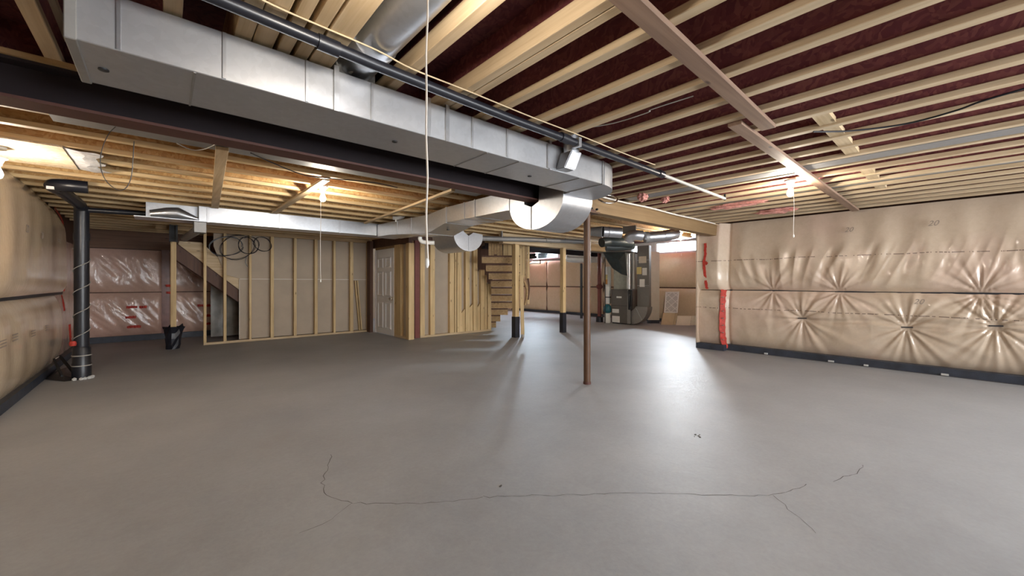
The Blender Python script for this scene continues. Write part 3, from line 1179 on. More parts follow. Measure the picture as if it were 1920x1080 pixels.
box('steel_strip', xy(778.5), xy(787.2), YC + 0.01, YC + 0.08, 0, 2.2, REDPOST, wall_closet, label='dark red steel column in the corner')
studs_c = [(788, 796.5, 2.2), (807, 815.5, 2.2), (843.4, 851.5, 2.2), (852.8, 856, 2.2), (857.2, 865.5, 2.2), (873, 880.7, 2.2), (888, 895.5, 2.1), (901.5, 908.8, 1.58), (909.3, 913, 1.45), (914.6, 921, 1.22)]
for a, b, zt in studs_c:
    box('stud', xy(a), xy(b), YC, YC + 0.09, 0.045, zt, WOODZ, wall_closet, 0.003)
box('bottom_plate', xy(788), xy(921), YC, YC + 0.09, 0, 0.045, WOODX, wall_closet)
prism('drywall_panel', [(xy(788), 0.045), (xy(921), 0.045), (xy(921), 1.2), (xy(900), 1.55), (xy(895), 2.2), (xy(788), 2.2)], 1, YC + 0.085, YC + 0.098, PAPER, wall_closet)
for a, b, zt in ((866, 872.5, 0.50), (881, 887.5, 0.62), (896, 901, 0.62)):
    pz = [(xy(a), 0.045), (xy(b), 0.045), (xy(b), zt + 0.10), (xy(a), zt)]
    prism('filler_board', pz, 1, YC + 0.02, YC + 0.07, WOODZ, wall_closet)
box('top_plate', XC + 0.09, 6.2, YC, YC + 0.09, 2.2, 2.34, DARKW, wall_closet)

# ------------------------------------------------------------------ winding stair by the newel post
ws = thing('winding_stair', 'unfinished wooden winder stair seen from below behind the newel post', 'stair', (6.3, 8.6, 0))
Ls = [922, 922, 922, 922, 922, 922, 921, 917, 912, 904]
Rs = [930, 938, 952, 968, 972, 974, 975, 975, 975, 975]
for k in range(10):
    d_ = 11.15 - 0.17 * k
    z0 = 0.19 * k
    A, B = PD(Ls[k], 500, d_), PD(Rs[k], 500, d_)
    A2, B2 = PD(Ls[k] - 1, 500, d_ - 0.23), PD(Rs[k], 500, d_ - 0.23)
    bm = bmesh.new()

    def quad_solid(pts, za, zb):
        lo = [bm.verts.new((p.x, p.y, za)) for p in pts]
        hi = [bm.verts.new((p.x, p.y, zb)) for p in pts]
        n = len(pts)
        bm.faces.new(lo[::-1])
        bm.faces.new(hi)
        for i in range(n):
            bm.faces.new([lo[i], lo[(i + 1) % n], hi[(i + 1) % n], hi[i]])
    quad_solid([A, B, B2, A2], z0 + 0.15, z0 + 0.185)
    bmesh.ops.recalc_face_normals(bm, faces=bm.faces[:])
    tr_ = from_bm('tread', bm, DARKW, ws)  # treads coloured dark to paint the shadow lines between the risers
    bm = bmesh.new()
    f_ = (FX * 0.02, FY * 0.02)
    A3, B3 = A2 - Vector((f_[0], f_[1], 0)) * 0 + Vector((FX, FY, 0)) * 0.03, B2 + Vector((FX, FY, 0)) * 0.03
    A4, B4 = A3 + Vector((FX, FY, 0)) * 0.02, B3 + Vector((FX, FY, 0)) * 0.02
    quad_solid([A3, B3, B4, A4], z0 + 0.005, z0 + 0.15)
    bmesh.ops.recalc_face_normals(bm, faces=bm.faces[:])
    from_bm('riser', bm, STAIRW, tr_)
A, B = PD(886, 500, 11.5), PD(985, 500, 11.5)
bm = bmesh.new()
f_ = Vector((FX, FY, 0)) * 0.03
quad_solid([A, B, B + f_, A + f_], 1.45, 2.57)
bmesh.ops.recalc_face_normals(bm, faces=bm.faces[:])
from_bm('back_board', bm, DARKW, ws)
A, B = PD(893, 500, 11.5), PD(923, 500, 11.5)
bm = bmesh.new()
quad_solid([A, B, B + f_, A + f_], 0.9, 1.45)
bmesh.ops.recalc_face_normals(bm, faces=bm.faces[:])
from_bm('back_board', bm, DARKW, ws)
# stepped boards closing the stair from above
for a, b, yb in ((916, 921, 486), (921.5, 926, 480), (926.5, 931.5, 477), (932, 937, 479), (937.5, 942, 484), (943.5, 951.5, 489), (952, 959.5, 494)):
    A = PD(a, yb, 9.5)
    B = PD(b, yb, 9.5)
    bm = bmesh.new()
    f_ = Vector((FX, FY, 0)) * 0.03
    quad_solid([A, B, B + f_, A + f_], A.z, 2.38)
    bmesh.ops.recalc_face_normals(bm, faces=bm.faces[:])
    from_bm('hanging_board', bm, STAIRW if a < 940 else WOODZ, ws)
for a, b in ((973.5, 979), (979.5, 984), (984.5, 988.5), (989, 993)):
    A = PD(a, 520, 9.85)
    B = PD(b, 520, 9.85)
    bm = bmesh.new()
    f_ = Vector((FX, FY, 0)) * 0.03
    zlow = {973.5: 1.42, 979.5: 1.38, 984.5: 1.32, 989: 0.72}[a]
    quad_solid([A, B, B + f_, A + f_], zlow, 2.38)
    bmesh.ops.recalc_face_normals(bm, faces=bm.faces[:])
    from_bm('side_board', bm, WOODZ if a != 984.5 else STAIRW, ws)
tube('hand_rail', smooth_path([PD(976, 516, 9.6), PD(984, 530, 9.6), PD(988, 545, 9.6), PD(987, 560, 9.6), PD(984, 572, 9.6)]), 0.03, STAIRW, ws, 8, 'curved brown handrail')
tube('hand_rail', smooth_path([PD(990, 522, 9.75), PD(992, 540, 9.75), PD(990, 562, 9.75)]), 0.022, DARKW, ws, 8)
A = PD(978.5, 520, 9.05)
bar('baluster', (A.x - 0.01, A.y, 1.42), (A.x + 0.02, A.y, 0.06), 0.08, 0.05, WOODZ, ws, up=(FX, FY, 0))
tube('baluster_foot', [(A.x + 0.02, A.y, 0.0), (A.x + 0.02, A.y, 0.07)], 0.035, WIREG, ws, 8)

# posts of the inner beam
def wrapped_post(px, d_, w, zs, zt, label):
    A = PD(px, 530, d_)
    t_ = thing('support_post', label, 'post', (A.x, A.y, 0), None)
    box('post', A.x - w / 2, A.x + w / 2, A.y - w / 2, A.y + w / 2, 0.02, zt, WOODZ, t_, 0.004)
    box('black_wrap', A.x - w / 2 - 0.008, A.x + w / 2 + 0.008, A.y - w / 2 - 0.008, A.y + w / 2 + 0.008, 0, zs, BLACKW, t_, 0.004,
        'black plastic wrapped around the foot')
    return t_


wrapped_post(966.8, 9.06, 0.118, 0.475, 2.12, 'pale wooden newel post with black wrapped foot in front of the winder stair')
wrapped_post(1055.5, 9.95, 0.108, 0.50, 2.12, 'pale wooden post with black wrapped foot standing alone left of the furnace')
ib = box('inner_beam', 5.6, 9.4, 6.64, 6.78, 2.12, 2.34, WOODX)
tag(ib, 'pale wooden beam carried by the two black footed posts', 'beam')
db = box('rear_beam', 6.6, 11.9, 8.60, 8.74, 2.185, 2.34, STEEL_W)
tag(db, 'black beam deep behind the posts, above the far insulation', 'beam')

# free post at the stair with crumpled black wrap
t_ = thing('wrapped_post', 'pale post with a crumpled black bag around its foot beside the stair stringer', 'post', (0.115, 9.8, 0))
pa_, pb_ = PY(319.5, 500, 9.8).x, PY(330.5, 500, 9.8).x
box('post', pa_, pb_, 9.8, 9.92, 0.05, 2.02, WOODZ, t_, 0.004)
box('top_bracket', pa_ - 0.02, pa_ + 0.012, 9.80, 9.92, 2.02, 2.34, BLACKM, t_)
box('top_bracket', pb_ - 0.012, pb_ + 0.02, 9.80, 9.92, 2.02, 2.34, BLACKM, t_)
box('top_bracket', pa_ + 0.012, pb_ - 0.012, 9.86, 9.90, 2.02, 2.34, BLACKM, t_)
bm = bmesh.new()
rr_ = random.Random(4)
rings = []
cx_ = (pa_ + pb_) / 2
for i, (z_, w_) in enumerate(((0.0, 0.10), (0.08, 0.105), (0.2, 0.115), (0.3, 0.125), (0.38, 0.16), (0.43, 0.14))):
    ring = []
    for k in range(14):
        a = 6.283 * k / 14
        r_ = w_ * rr_.uniform(0.8, 1.22)
        ring.append(bm.verts.new((cx_ + r_ * math.cos(a), 9.86 + r_ * math.sin(a), z_ + (rr_.uniform(-0.03, 0.05) if i > 3 else 0))))
    rings.append(ring)
for A, B in zip(rings, rings[1:]):
    for k in range(14):
        bm.faces.new([A[k], A[(k + 1) % 14], B[(k + 1) % 14], B[k]])
bm.faces.new(rings[0][::-1])
bmesh.ops.recalc_face_normals(bm, faces=bm.faces[:])
from_bm('black_wrap', bm, BLACKW, t_, 'crumpled black plastic bag')

# ------------------------------------------------------------------ steel beam, post, wooden beam
sb = thing('steel_beam', 'dark red steel beam running the length of the left ceiling behind the big duct', 'beam', (1.35, 3.03, 2.12))
box('bottom_flange', -1.22, 3.98, 2.95, 3.11, 2.12, 2.135, STEEL, sb)
box('web', -1.22, 3.98, 3.025, 3.035, 2.135, 2.30, STEEL_W, sb)
box('top_flange', -1.22, 3.98, 2.95, 3.11, 2.30, 2.315, STEEL_W, sb)
box('nailer', -1.22, 3.98, 2.93, 3.13, 2.315, 2.34, STAIRW, sb, label='wooden plank on top of the steel')
pt = thing('steel_post', 'slim brown round steel post standing alone in the middle of the floor', 'post', (3.93, 3.05, 0))
lathe('tube', [(0.042, 0.0), (0.042, 2.10)], (3.93, 3.05, 0), POSTM, pt, 20)
lathe('base_collar', [(0.047, 0.0), (0.047, 0.03)], (3.93, 3.05, 0), STEEL, pt, 20)
box('top_plate', 3.84, 4.06, 2.95, 3.15, 2.10, 2.12, POSTM, pt)
for x_ in (3.875, 3.985):
    lathe('bolt', [(0.014, 0), (0.014, -0.02), (0.009, -0.03)], (x_ + 0.04, 2.985, 2.155), BLACKM, pt, 8, axis=1)
wb = thing('wooden_beam', 'tan laminated wooden beam between the steel post and the insulated pillar', 'beam', (5.85, 3.08, 2.13))
for i in range(3):
    box('ply', 3.99, 7.84, 3.02 + 0.044 * i, 3.063 + 0.044 * i, 2.13, 2.325, BEAMW, wb, 0.002)
box('nailer', 3.99, 7.84, 3.0, 3.17, 2.325, 2.34, WOODX, wb)

# ------------------------------------------------------------------ main trunk duct with elbow and saddle under the beam
XD0, XD1, YD0, YD1, ZD0, ZD1 = -0.25, 2.91, 2.09, 2.50, 2.12, 2.325
td = thing('trunk_duct', 'long silver rectangular trunk duct hung in front of the steel beam', 'duct', (1.3, 2.3, 2.12))
box('trunk', XD0, XD1, YD0, YD1, ZD0, ZD1, GALV, td, 0.003)
box('end_cap', XD0 - 0.012, XD0 + 0.02, YD0 - 0.006, YD1 + 0.006, ZD0 - 0.006, ZD1 + 0.004, GALV_D, td, 0.003, 'folded end cap')
for px in (222, 420, 575, 697, 885, 950):
    x_ = PY(px, 200, YD0).x
    box('standing_seam', x_ - 0.006, x_ + 0.006, YD0 - 0.007, YD0, ZD0 + 0.004, ZD1 - 0.004, GALV_B, td)
for x_ in (0.10, 1.63, 1.92, 2.60):
    box('bottom_seam', x_ - 0.004, x_ + 0.004, YD0 + 0.004, YD1, ZD0 - 0.004, ZD0, GALV_D, td)
for px in (630, 803, 838, 1031):
    x_ = PY(px, 200, YD0).x
    box('hanger_strap', x_ - 0.012, x_ + 0.012, YD0 - 0.010, YD0 - 0.001, ZD0 - 0.004, 2.345, GALV_B, td)
for px, py in ((194, 130), (740, 265), (993, 330)):
    p = PZ(px, py, ZD0)
    lathe('hole_plug', [(0.017, 0.0), (0.017, -0.005), (0.012, -0.007)], (p.x, p.y, ZD0), BLACKM, td, 12)
# horizontal elbow
arc = [(XD1, YD0)]
for k in range(1, 13):
    a = math.radians(-90 + 90 * k / 12)
    arc.append((XD1 + 0.49 * math.cos(a), YD0 + 0.49 + 0.49 * math.sin(a)))
arc += [(3.40, 2.60), (2.96, 2.60), (2.955, 2.50), (XD1, 2.50)]
prism('elbow', arc, 2, ZD0, ZD1, GALV, td, 'rounded silver elbow', smooth=True)
box('elbow_seam', XD1 - 0.006, XD1 + 0.006, YD0 - 0.008, YD1, ZD0 - 0.006, ZD1, GALV_D, td)
box('elbow_seam', XD1 + 0.02, XD1 + 0.028, YD0 - 0.006, YD0 + 0.02, ZD0, ZD1, GALV_B, td)
# saddle dipping under the steel beam
prof = [(2.58, 2.325), (2.58, 2.10)]
for k in range(1, 20):
    a = math.radians(180 + 180 * k / 20)
    prof.append((2.98 + 0.40 * math.cos(a), 2.10 + 0.285 * math.sin(a)))
prof += [(3.38, 2.10), (3.38, 2.29), (3.15, 2.29), (3.14, 2.10), (3.03, 2.055), (2.92, 2.10), (2.91, 2.325)]
prism('saddle', prof, 0, 2.95, 3.41, GALV_B, td, 'silver saddle dipping under the steel beam', smooth=True)
box('saddle_seam', 2.944, 2.95, 3.024, 3.036, 1.82, 2.056, GALV_D, td)

# crossover duct to the left
cd = thing('crossover_duct', 'silver rectangular duct crossing from the saddle to the left branch duct', 'duct', (3.18, 5.2, 2.0))
bm = bmesh.new()
prof2 = [(3.38, 2.075, 2.29), (4.73, 2.085, 2.295), (5.22, 1.985, 2.26), (5.30, 1.985, 2.26), (6.55, 2.08, 2.30), (7.055, 2.09, 2.31)]
rings = []
for y_, z0, z1 in prof2:
    rings.append([bm.verts.new(p) for p in ((2.95, y_, z0), (3.41, y_, z0), (3.41, y_, z1), (2.95, y_, z1))])
for A, B in zip(rings, rings[1:]):
    for k in range(4):
        bm.faces.new([A[k], A[(k + 1) % 4], B[(k + 1) % 4], B[k]])
bm.faces.new(rings[0][::-1])
bm.faces.new(rings[-1])
bmesh.ops.recalc_face_normals(bm, faces=bm.faces[:])
from_bm('duct_run', bm, GALV_B, cd)
for y_, z0, z1 in ((3.39, 2.07, 2.30), (4.05, 2.08, 2.30), (4.28, 2.082, 2.30), (4.72, 2.08, 2.30), (5.26, 1.98, 2.265), (5.75, 2.02, 2.28), (6.25, 2.06, 2.295)):
    box('slip_seam', 2.943, 2.951, y_ - 0.008, y_ + 0.008, z0, z1, GALV, cd)
    box('slip_seam', 2.95, 3.41, y_ - 0.006, y_ + 0.006, z0 - 0.005, z0 + 0.001, GALV_D, cd)
box('drip_cap', 3.12, 3.15, 4.95, 4.98, 2.018, 2.03, BLACKM, cd)

# second saddle, further in
sd = thing('saddle_duct', 'half round silver saddle duct hanging in front of the closet studs', 'duct', (3.95, 5.9, 1.78))
prof = [(3.42, 2.28), (3.42, 2.07), (3.64, 2.07)]
for k in range(0, 21):
    a = math.radians(180 + 180 * k / 20)
    prof.append((3.95 + 0.30 * math.cos(a), 2.05 + 0.26 * math.sin(a)))
prof += [(4.25, 2.10), (4.05, 2.12), (3.95, 2.055), (3.85, 2.12), (3.80, 2.28)]
prism('saddle', prof, 1, 5.60, 6.30, GALV_B, sd, smooth=True)
box('saddle_seam', 3.945, 3.957, 5.594, 5.60, 1.80, 2.05, GALV, sd)

# branch duct over the stud wall
bd = thing('branch_duct', 'pale silver branch duct along the left ceiling above the stud wall', 'duct', (1.5, 7.25, 2.11))
YB0, YB1, ZB0, ZB1 = 7.08, 7.42, 2.11, 2.33
box('duct_body', 0.38, 3.45, YB0, YB1, ZB0, ZB1, GALV_B, bd, 0.003)
box('end_section', -0.17, 0.38, YB0 + 0.10, YB1, ZB0 + 0.02, ZB1, GALV_B, bd, 0.003, 'narrowed end piece')
box('bottom_flap', -0.28, 0.38, YB0 - 0.02, YB1, ZB0, ZB0 + 0.012, GALV_B, bd, label='flat bottom flap')
tube('end_boot', [(-0.12, YB0 + 0.10, ZB0 + 0.06), (0.05, YB0 + 0.08, ZB0 + 0.09), (0.16, YB0 + 0.07, ZB0 + 0.10), (0.38, YB0 + 0.02, ZB0 + 0.03)],
     [0.055, 0.075, 0.08, 0.02], GALV_B, bd, 14, 'rounded half boot at the duct end')
for px in (390, 525, 637, 712, 718):
    x_ = PY(px, 420, YB0).x
    box('slip_seam', x_ - 0.014, x_ + 0.014, YB0 - 0.010, YB0, ZB0 - 0.004, ZB1, GALV if px < 700 else GALV_B, bd)
box('boot', 0.33, 0.47, 7.12, 7.30, 1.96, 2.11, GALV_D, bd, 0.004, 'square grey boot under the duct')  # duller sheet puts the boot's shading into its colour
tube('oval_pipe', [(0.385, 7.30, 2.02), (0.36, 8.2, 2.04), (0.30, 9.4, 2.06)], 0.06, GALV_D, bd, 10, 'grey pipe leaving the boot')

# round duct in the joist bay above the trunk
rd = thing('round_duct', 'fat round silver duct lying in a joist bay above the black pipe', 'duct', (0.79, 0.6, 2.35))
tube('pipe', [(0.785, -3.0, 2.455), (0.785, 2.18, 2.455)], 0.112, GALV_B, rd, 24)
lathe('collar', [(0.118, 0.0), (0.118, 0.12)], (0.785, 1.90, 2.455), GALV, rd, 24, axis=1)
box('end_box', 0.68, 0.89, 2.16, 2.42, 2.33, 2.57, GALV_D, rd, 0.004)
bar('sticker', (0.745, 2.10, 2.352), (0.795, 2.14, 2.352), 0.05, 0.003, LABELW, rd, label='small white diamond sticker')

# take-off boot at the right end of the trunk
tb = thing('takeoff_boot', 'small bright take-off boot on the front of the trunk duct near its elbow', 'duct fitting', (2.36, 2.03, 2.13))
bm = bmesh.new()
lo = [(2.29, 1.99), (2.42, 1.99), (2.42, 2.088), (2.29, 2.088)]
hi = [(2.35, 1.965), (2.47, 1.965), (2.47, 2.085), (2.35, 2.085)]
A = [bm.verts.new((p[0], p[1], 2.128)) for p in lo]
B = [bm.verts.new((p[0], p[1], 2.27)) for p in hi]
bm.faces.new(A[::-1])
bm.faces.new(B)
for k in range(4):
    bm.faces.new([A[k], A[(k + 1) % 4], B[(k + 1) % 4], B[k]])
bmesh.ops.recalc_face_normals(bm, faces=bm.faces[:])
bmesh.ops.bevel(bm, geom=bm.edges[:], offset=0.006, segments=2, affect='EDGES')
from_bm('boot', bm, GALV_B, tb)
tube('collar', [(2.41, 2.022, 2.26), (2.40, 2.020, 2.35), (2.39, 2.02, 2.50)], 0.062, GALV_B, tb, 18)
box('side_flange', 2.20, 2.29, 2.075, 2.089, 2.125, 2.31, GALV_B, tb)

# ------------------------------------------------------------------ black drain pipe under the joists
dp = thing('drain_pipe', 'long black drain pipe slung under the right hand joists', 'pipe', (1.8, 1.91, 2.27))
tube('pipe', [(-1.15, 1.72, 2.306), (0.31, 1.833, 2.302), (0.76, 1.868, 2.301), (1.68, 1.90, 2.298), (3.60, 1.912, 2.296)], 0.027, BLACKP, dp, 14)
tube('thin_pipe', [(3.58, 1.912, 2.296), (5.22, 1.93, 2.292)], 0.017, WIREG, dp, 12, 'thin grey end of the pipe')
for x_, y_ in ((0.55, 1.852), (2.19, 1.903), (3.60, 1.912)):
    tube('coupling', [(x_ - 0.045, y_ - 0.002, 2.30), (x_ + 0.045, y_ + 0.002, 2.298)], 0.034, BLACKP, dp, 14)
bar('pipe_hook', (5.22, 1.93, 2.27), (5.22, 1.93, 2.345), 0.012, 0.02, BLACKM, dp)
bar('strap_clamp', (2.33, 1.87, 2.298), (2.33, 1.937, 2.298), 0.03, 0.066, GALV_B, dp)
w_ = tube('cable', smooth_path([(0.18, 1.745, 2.335), (0.32, 1.77, 2.33), (0.5, 1.79, 2.335), (0.75, 1.80, 2.333), (0.95, 1.83, 2.328), (1.3, 1.845, 2.335), (1.8, 1.85, 2.33), (2.3, 1.855, 2.335), (2.9, 1.86, 2.33), (3.4, 1.86, 2.335)]), 0.004, WIREY, None, 6)
tag(w_, 'thin yellow cable stapled beside the black drain pipe', 'cable')

# ------------------------------------------------------------------ strapping boards under the joists
b_ = bar('strapping_board', (1.05, 0.83, 2.326), (3.15, 0.88, 2.326), 0.088, 0.027, STRAP, None, bev=0.003)
tag(b_, 'broad rough strapping board under the right joists nearest the camera', 'board')
b_ = bar('strapping_board', (2.90, 1.01, 2.326), (7.72, 1.03, 2.326), 0.088, 0.027, STRAP, None, bev=0.003)
tag(b_, 'long strapping board running over the right lamp to the right wall', 'board')
b_ = bar('strapping_board', (0.355, 3.88, 2.316), (0.56, 7.04, 2.324), 0.085, 0.028, WOODY, None, bev=0.003)
tag(b_, 'leftmost pale board nailed under the left joists, just behind the steel beam', 'board')
b_ = bar('strapping_board', (1.275, 4.36, 2.325), (1.29, 7.0, 2.325), 0.075, 0.028, WOODY, None, bev=0.003)
tag(b_, 'bright pale board nailed beside the left lamp', 'board')
b_ = bar('strapping_board', (2.50, 3.85, 2.314), (2.68, 6.95, 2.30), 0.05, 0.03, WOODY, None, bev=0.003)
tag(b_, 'narrow pale board hanging between the left lamp and the crossover duct', 'board')

# OSB sheet and torn paper under the joists by the left wall
b_ = box('strand_board', -1.10, -0.60, 4.72, 5.58, 2.325, 2.338, OSB_PALE)
tag(b_, 'pale strand board sheet under the joists above the left wall', 'board')
bm = bmesh.new()
prevs = None
rr_ = random.Random(9)
for i in range(12):
    y_ = 4.76 + 0.80 * i / 11
    a = -0.598
    c_ = -0.42 + 0.03 * math.sin(i * 1.3) + rr_.uniform(-0.02, 0.02)
    cur = [bm.verts.new((a, y_, 2.333)), bm.verts.new(((a + c_) / 2, y_, 2.322 + rr_.uniform(-0.008, 0.006))), bm.verts.new((c_, y_, 2.332 + rr_.uniform(-0.012, 0.004)))]
    if prevs:
        bm.faces.new([prevs[0], prevs[1], cur[1], cur[0]])
        bm.faces.new([prevs[1], prevs[2], cur[2], cur[1]])
    prevs = cur
r_ = bmesh.ops.extrude_face_region(bm, geom=bm.faces[:])
bmesh.ops.translate(bm, verts=[q for q in r_['geom'] if isinstance(q, bmesh.types.BMVert)], vec=(0, 0, 0.004))
bmesh.ops.recalc_face_normals(bm, faces=bm.faces[:])
b_ = from_bm('torn_paper', bm, TORN)
tag(b_, 'torn grey foil paper beside the pale strand board at the left', 'paper')

# ------------------------------------------------------------------ hanging lamps
def lamp(x, y, label, cord_to, bulb=BULB, zt=ZJ, stem=0.0):
    L = thing('pull_chain_lamp', label, 'lamp', (x, y, zt - 0.2), 'bare bulb lamps under the joists')
    if stem:
        lathe('stem', [(0.05, 0.0), (0.05, -0.02), (0.014, -0.025), (0.014, -stem)], (x, y, zt), WHITEP, L, 14)
        zt -= stem
    lathe('socket', [(0.055, 0.0), (0.055, -0.018), (0.038, -0.028), (0.026, -0.06), (0.024, -0.07)], (x, y, zt), WHITEP, L, 16)
    zb = zt - 0.07
    lathe('bulb', [(0.013, 0.0), (0.015, -0.02), (0.028, -0.055), (0.031, -0.075), (0.024, -0.097), (0.008, -0.107)], (x, y, zb), bulb, L, 12)
    cx, cy = x + 0.05 * FX * -1, y + 0.05 * FY * -1
    p = Vector((cx, cy, zt - 0.025))
    r = random.Random(int(x * 100))
    pts = [p]
    n = 8
    for k in range(1, n + 1):
        pts.append(Vector((cx + r.uniform(-0.003, 0.003), cy + r.uniform(-0.003, 0.003), p.z + (cord_to - p.z) * k / n)))
    tube('pull_cord', smooth_path(pts, 3), 0.0028 if y > 1.1 else 0.0035, STRING, L, 6)
    lathe('cord_bead', [(0.003, 0.016), (0.006, 0.010), (0.0065, -0.004), (0.004, -0.011), (0.002, -0.014)], (cx, cy, cord_to - 0.012), WHITEP, L, 10)
    return L


_p = PZ(605, 372, 2.20)
lamp(_p.x, _p.y, 'bare bulb lamp with a pull cord under the left joists', 1.28)
_p = PZ(1482, 362, 2.20)
lamp(_p.x, _p.y, 'bare bulb lamp with a pull cord under the right joists', 1.75)
lamp(0.63, 1.10, 'nearest bare bulb lamp above the frame, long twisted pull cord hanging into view', 1.32, BULB_NEAR)
lamp(8.35, 3.98, 'bare bulb lamp beyond the pillar, in front of the furnace window', 1.85, BULB_FAR)
lamp(7.2, 10.752, 'bare bulb lamp hidden behind the winder stair', 1.7, BULB_FAR)
lamp(-0.98, 5.04, 'bare bulb lamp at the left edge of view, under the pale strand board', 1.8, BULB_LEFT, 2.325, 0.075)

# ------------------------------------------------------------------ vent stack at the left wall
vs_ = thing('vent_stack', 'thick black vertical drain stack in the left corner, wire wound around it', 'pipe', (-0.79, 7.57, 0))
cx, cy = -0.79, 7.57
tube('riser', [(cx, cy, 0.16), (cx, cy, 2.24)], 0.072, BLACKP, vs_, 20)
lathe('foot_hub', [(0.092, 0.0), (0.092, 0.20), (0.086, 0.22), (0.086, 0.40), (0.074, 0.42)], (cx, cy, 0), BLACKP, vs_, 20)
for z_ in (0.17, 0.30):
    lathe('hub_band', [(0.094, 0.0), (0.096, 0.006), (0.094, 0.012)], (cx, cy, z_), WIREG, vs_, 20)
lathe('coupling', [(0.078, 0), (0.078, 0.09)], (cx, cy, 1.80), BLACKP, vs_, 20)
tube('offset_pipe', smooth_path([(cx, cy, 2.16), (cx - 0.005, cy - 0.05, 2.235), (cx - 0.02, cy - 0.2, 2.262), (cx - 0.07, 6.42, 2.276)], 5), 0.062, BLACKP, vs_, 16)
tube('elbow', smooth_path([(cx - 0.07, 6.50, 2.274), (cx - 0.08, 6.36, 2.28), (cx + 0.02, 6.30, 2.284), (cx + 0.18, 6.30, 2.288)], 5), 0.066, BLACKP, vs_, 16)
box('elbow_label', cx - 0.115, cx - 0.06, 6.268, 6.30, 2.225, 2.255, LABELW, vs_)
tube('side_pipe', [(cx, cy, 2.20), (-0.2, cy - 0.02, 2.215), (-0.15, cy - 0.02, 2.215)], 0.034, BLACKP, vs_, 12)
wire = []
for k in range(90):
    a = k / 90 * 2 * math.pi * 4.2 + 2.2
    wire.append((cx + 0.078 * math.cos(a), cy + 0.078 * math.sin(a), 0.46 + 1.25 * k / 90))
tube('wound_wire', wire, 0.005, WIREG, vs_, 6, 'grey wire spiralling up the stack')
lathe('red_tag', [(0.03, 0), (0.04, 0.03), (0.03, 0.06)], (cx - 0.07, cy - 0.05, 0.44), TAPE, vs_, 8, 'red tape knot on the wire')
bm = bmesh.new()
rr_ = random.Random(3)
for k in range(14):
    a = rr_.uniform(-2.2, 0.6)
    bmesh.ops.create_icosphere(bm, subdivisions=1, radius=rr_.uniform(0.012, 0.03),
                               matrix=Matrix.Translation((cx + 0.10 * math.cos(a), cy + 0.10 * math.sin(a), 0.012)))
o = from_bm('mortar_crumbs', bm, DEBRIS, vs_, 'pale mortar crumbs at the foot')
o['kind'] = 'stuff'

# black strap bracket and sheet at its foot
kb = thing('strap_bracket', 'black bent strap bracket standing on black sheeting at the foot of the stack', 'bracket', (-0.98, 7.0, 0))
A, B, C_, D_ = PD(101, 674, 5.25), PD(112, 668, 5.35), PD(110, 706, 4.98), PD(139, 700, 5.2)
bar('strap', A, PD(116, 705, 5.0), 0.02, 0.03, BLACKM, kb)
bar('strap', B, D_, 0.02, 0.03, BLACKM, kb)
bar('cross_wire', A, B, 0.008, 0.008, STRING, kb, label='pale wire tying the straps')
bm = bmesh.new()
rr_ = random.Random(12)
pts = [floor_at(84, 712), floor_at(100, 698), floor_at(128, 688), floor_at(148, 698), floor_at(150, 712), floor_at(120, 716)]
c0 = Vector((sum(p[0] for p in pts) / 6, sum(p[1] for p in pts) / 6, 0.05))
cv = bm.verts.new(c0)
rim = [bm.verts.new((p[0], p[1], 0.004)) for p in pts]
mid = [bm.verts.new((p[0] * .5 + c0.x * .5, p[1] * .5 + c0.y * .5, 0.03 + rr_.uniform(-.01, .04))) for p in pts]
for k in range(6):
    bm.faces.new([rim[k], rim[(k + 1) % 6], mid[(k + 1) % 6], mid[k]])
    bm.faces.new([mid[k], mid[(k + 1) % 6], cv])
bmesh.ops.recalc_face_normals(bm, faces=bm.faces[:])
from_bm('sheeting', bm, BLACKW, kb, 'crumpled black sheeting on the floor')

# cable loop hanging near the beam
def arc_pts(pts):
    return smooth_path(pts, 6)


w_ = tube('cable_loop', arc_pts([PD(216, 238, 2.75), PD(203, 252, 2.78), PD(191, 280, 2.8), PD(188, 310, 2.8), (PD(196, 335, 2.8)), PD(211, 351, 2.8), PD(225, 357, 2.8), PD(238, 350, 2.8), PD(246, 330, 2.8), PD(249, 300, 2.8), PD(251, 265, 2.8)]), 0.003, WIRED, None, 6)
tag(w_, 'grey cable hanging in an open loop below the left joists', 'cable')
def zc(px, py, z=2.322):
    p = PZ(px, py, z)
    return (p.x, p.y, p.z)


w_ = tube('cable', arc_pts([zc(470, 287), zc(510, 305), zc(560, 325), zc(600, 333), zc(700, 342), zc(745, 352)]), 0.005, BLACKP, None, 6)
tag(w_, 'black cable running slackly across the left joists near the left lamp', 'cable')
w_ = tube('cable', arc_pts([zc(330, 268), zc(360, 281), zc(385, 279), zc(405, 270)]), 0.004, WIREG, None, 6)
tag(w_, 'short white cable drooping left of the leftmost pale board', 'cable')
w_ = tube('cable', arc_pts([zc(1090, 241, 2.36), zc(1150, 231, 2.352), zc(1214, 211, 2.345), zc(1222, 205, 2.345), zc(1300, 180, 2.36)]), 0.0035, WIREG, None, 6)
tag(w_, 'thin pale cable in a joist bay left of the broad strapping board', 'cable')
w_ = tube('cable', arc_pts([zc(1525, 247, 2.333), zc(1600, 245, 2.333), zc(1700, 232, 2.333), zc(1790, 208, 2.333), zc(1840, 190, 2.333), zc(1925, 165, 2.34)]), 0.006, BLACKP, None, 6)
tag(w_, 'black cable slung across the right joists toward the right edge', 'cable')
w_ = tube('cable', arc_pts([(3.95, 2.985, 2.335), (4.6, 2.98, 2.325), (5.3, 2.985, 2.338), (6.1, 2.98, 2.326), (6.9, 2.985, 2.336), (7.6, 2.98, 2.33)]), 0.012, STRING, None, 8)
tag(w_, 'pale cable bundle lying along the top edge of the wooden beam', 'cable')
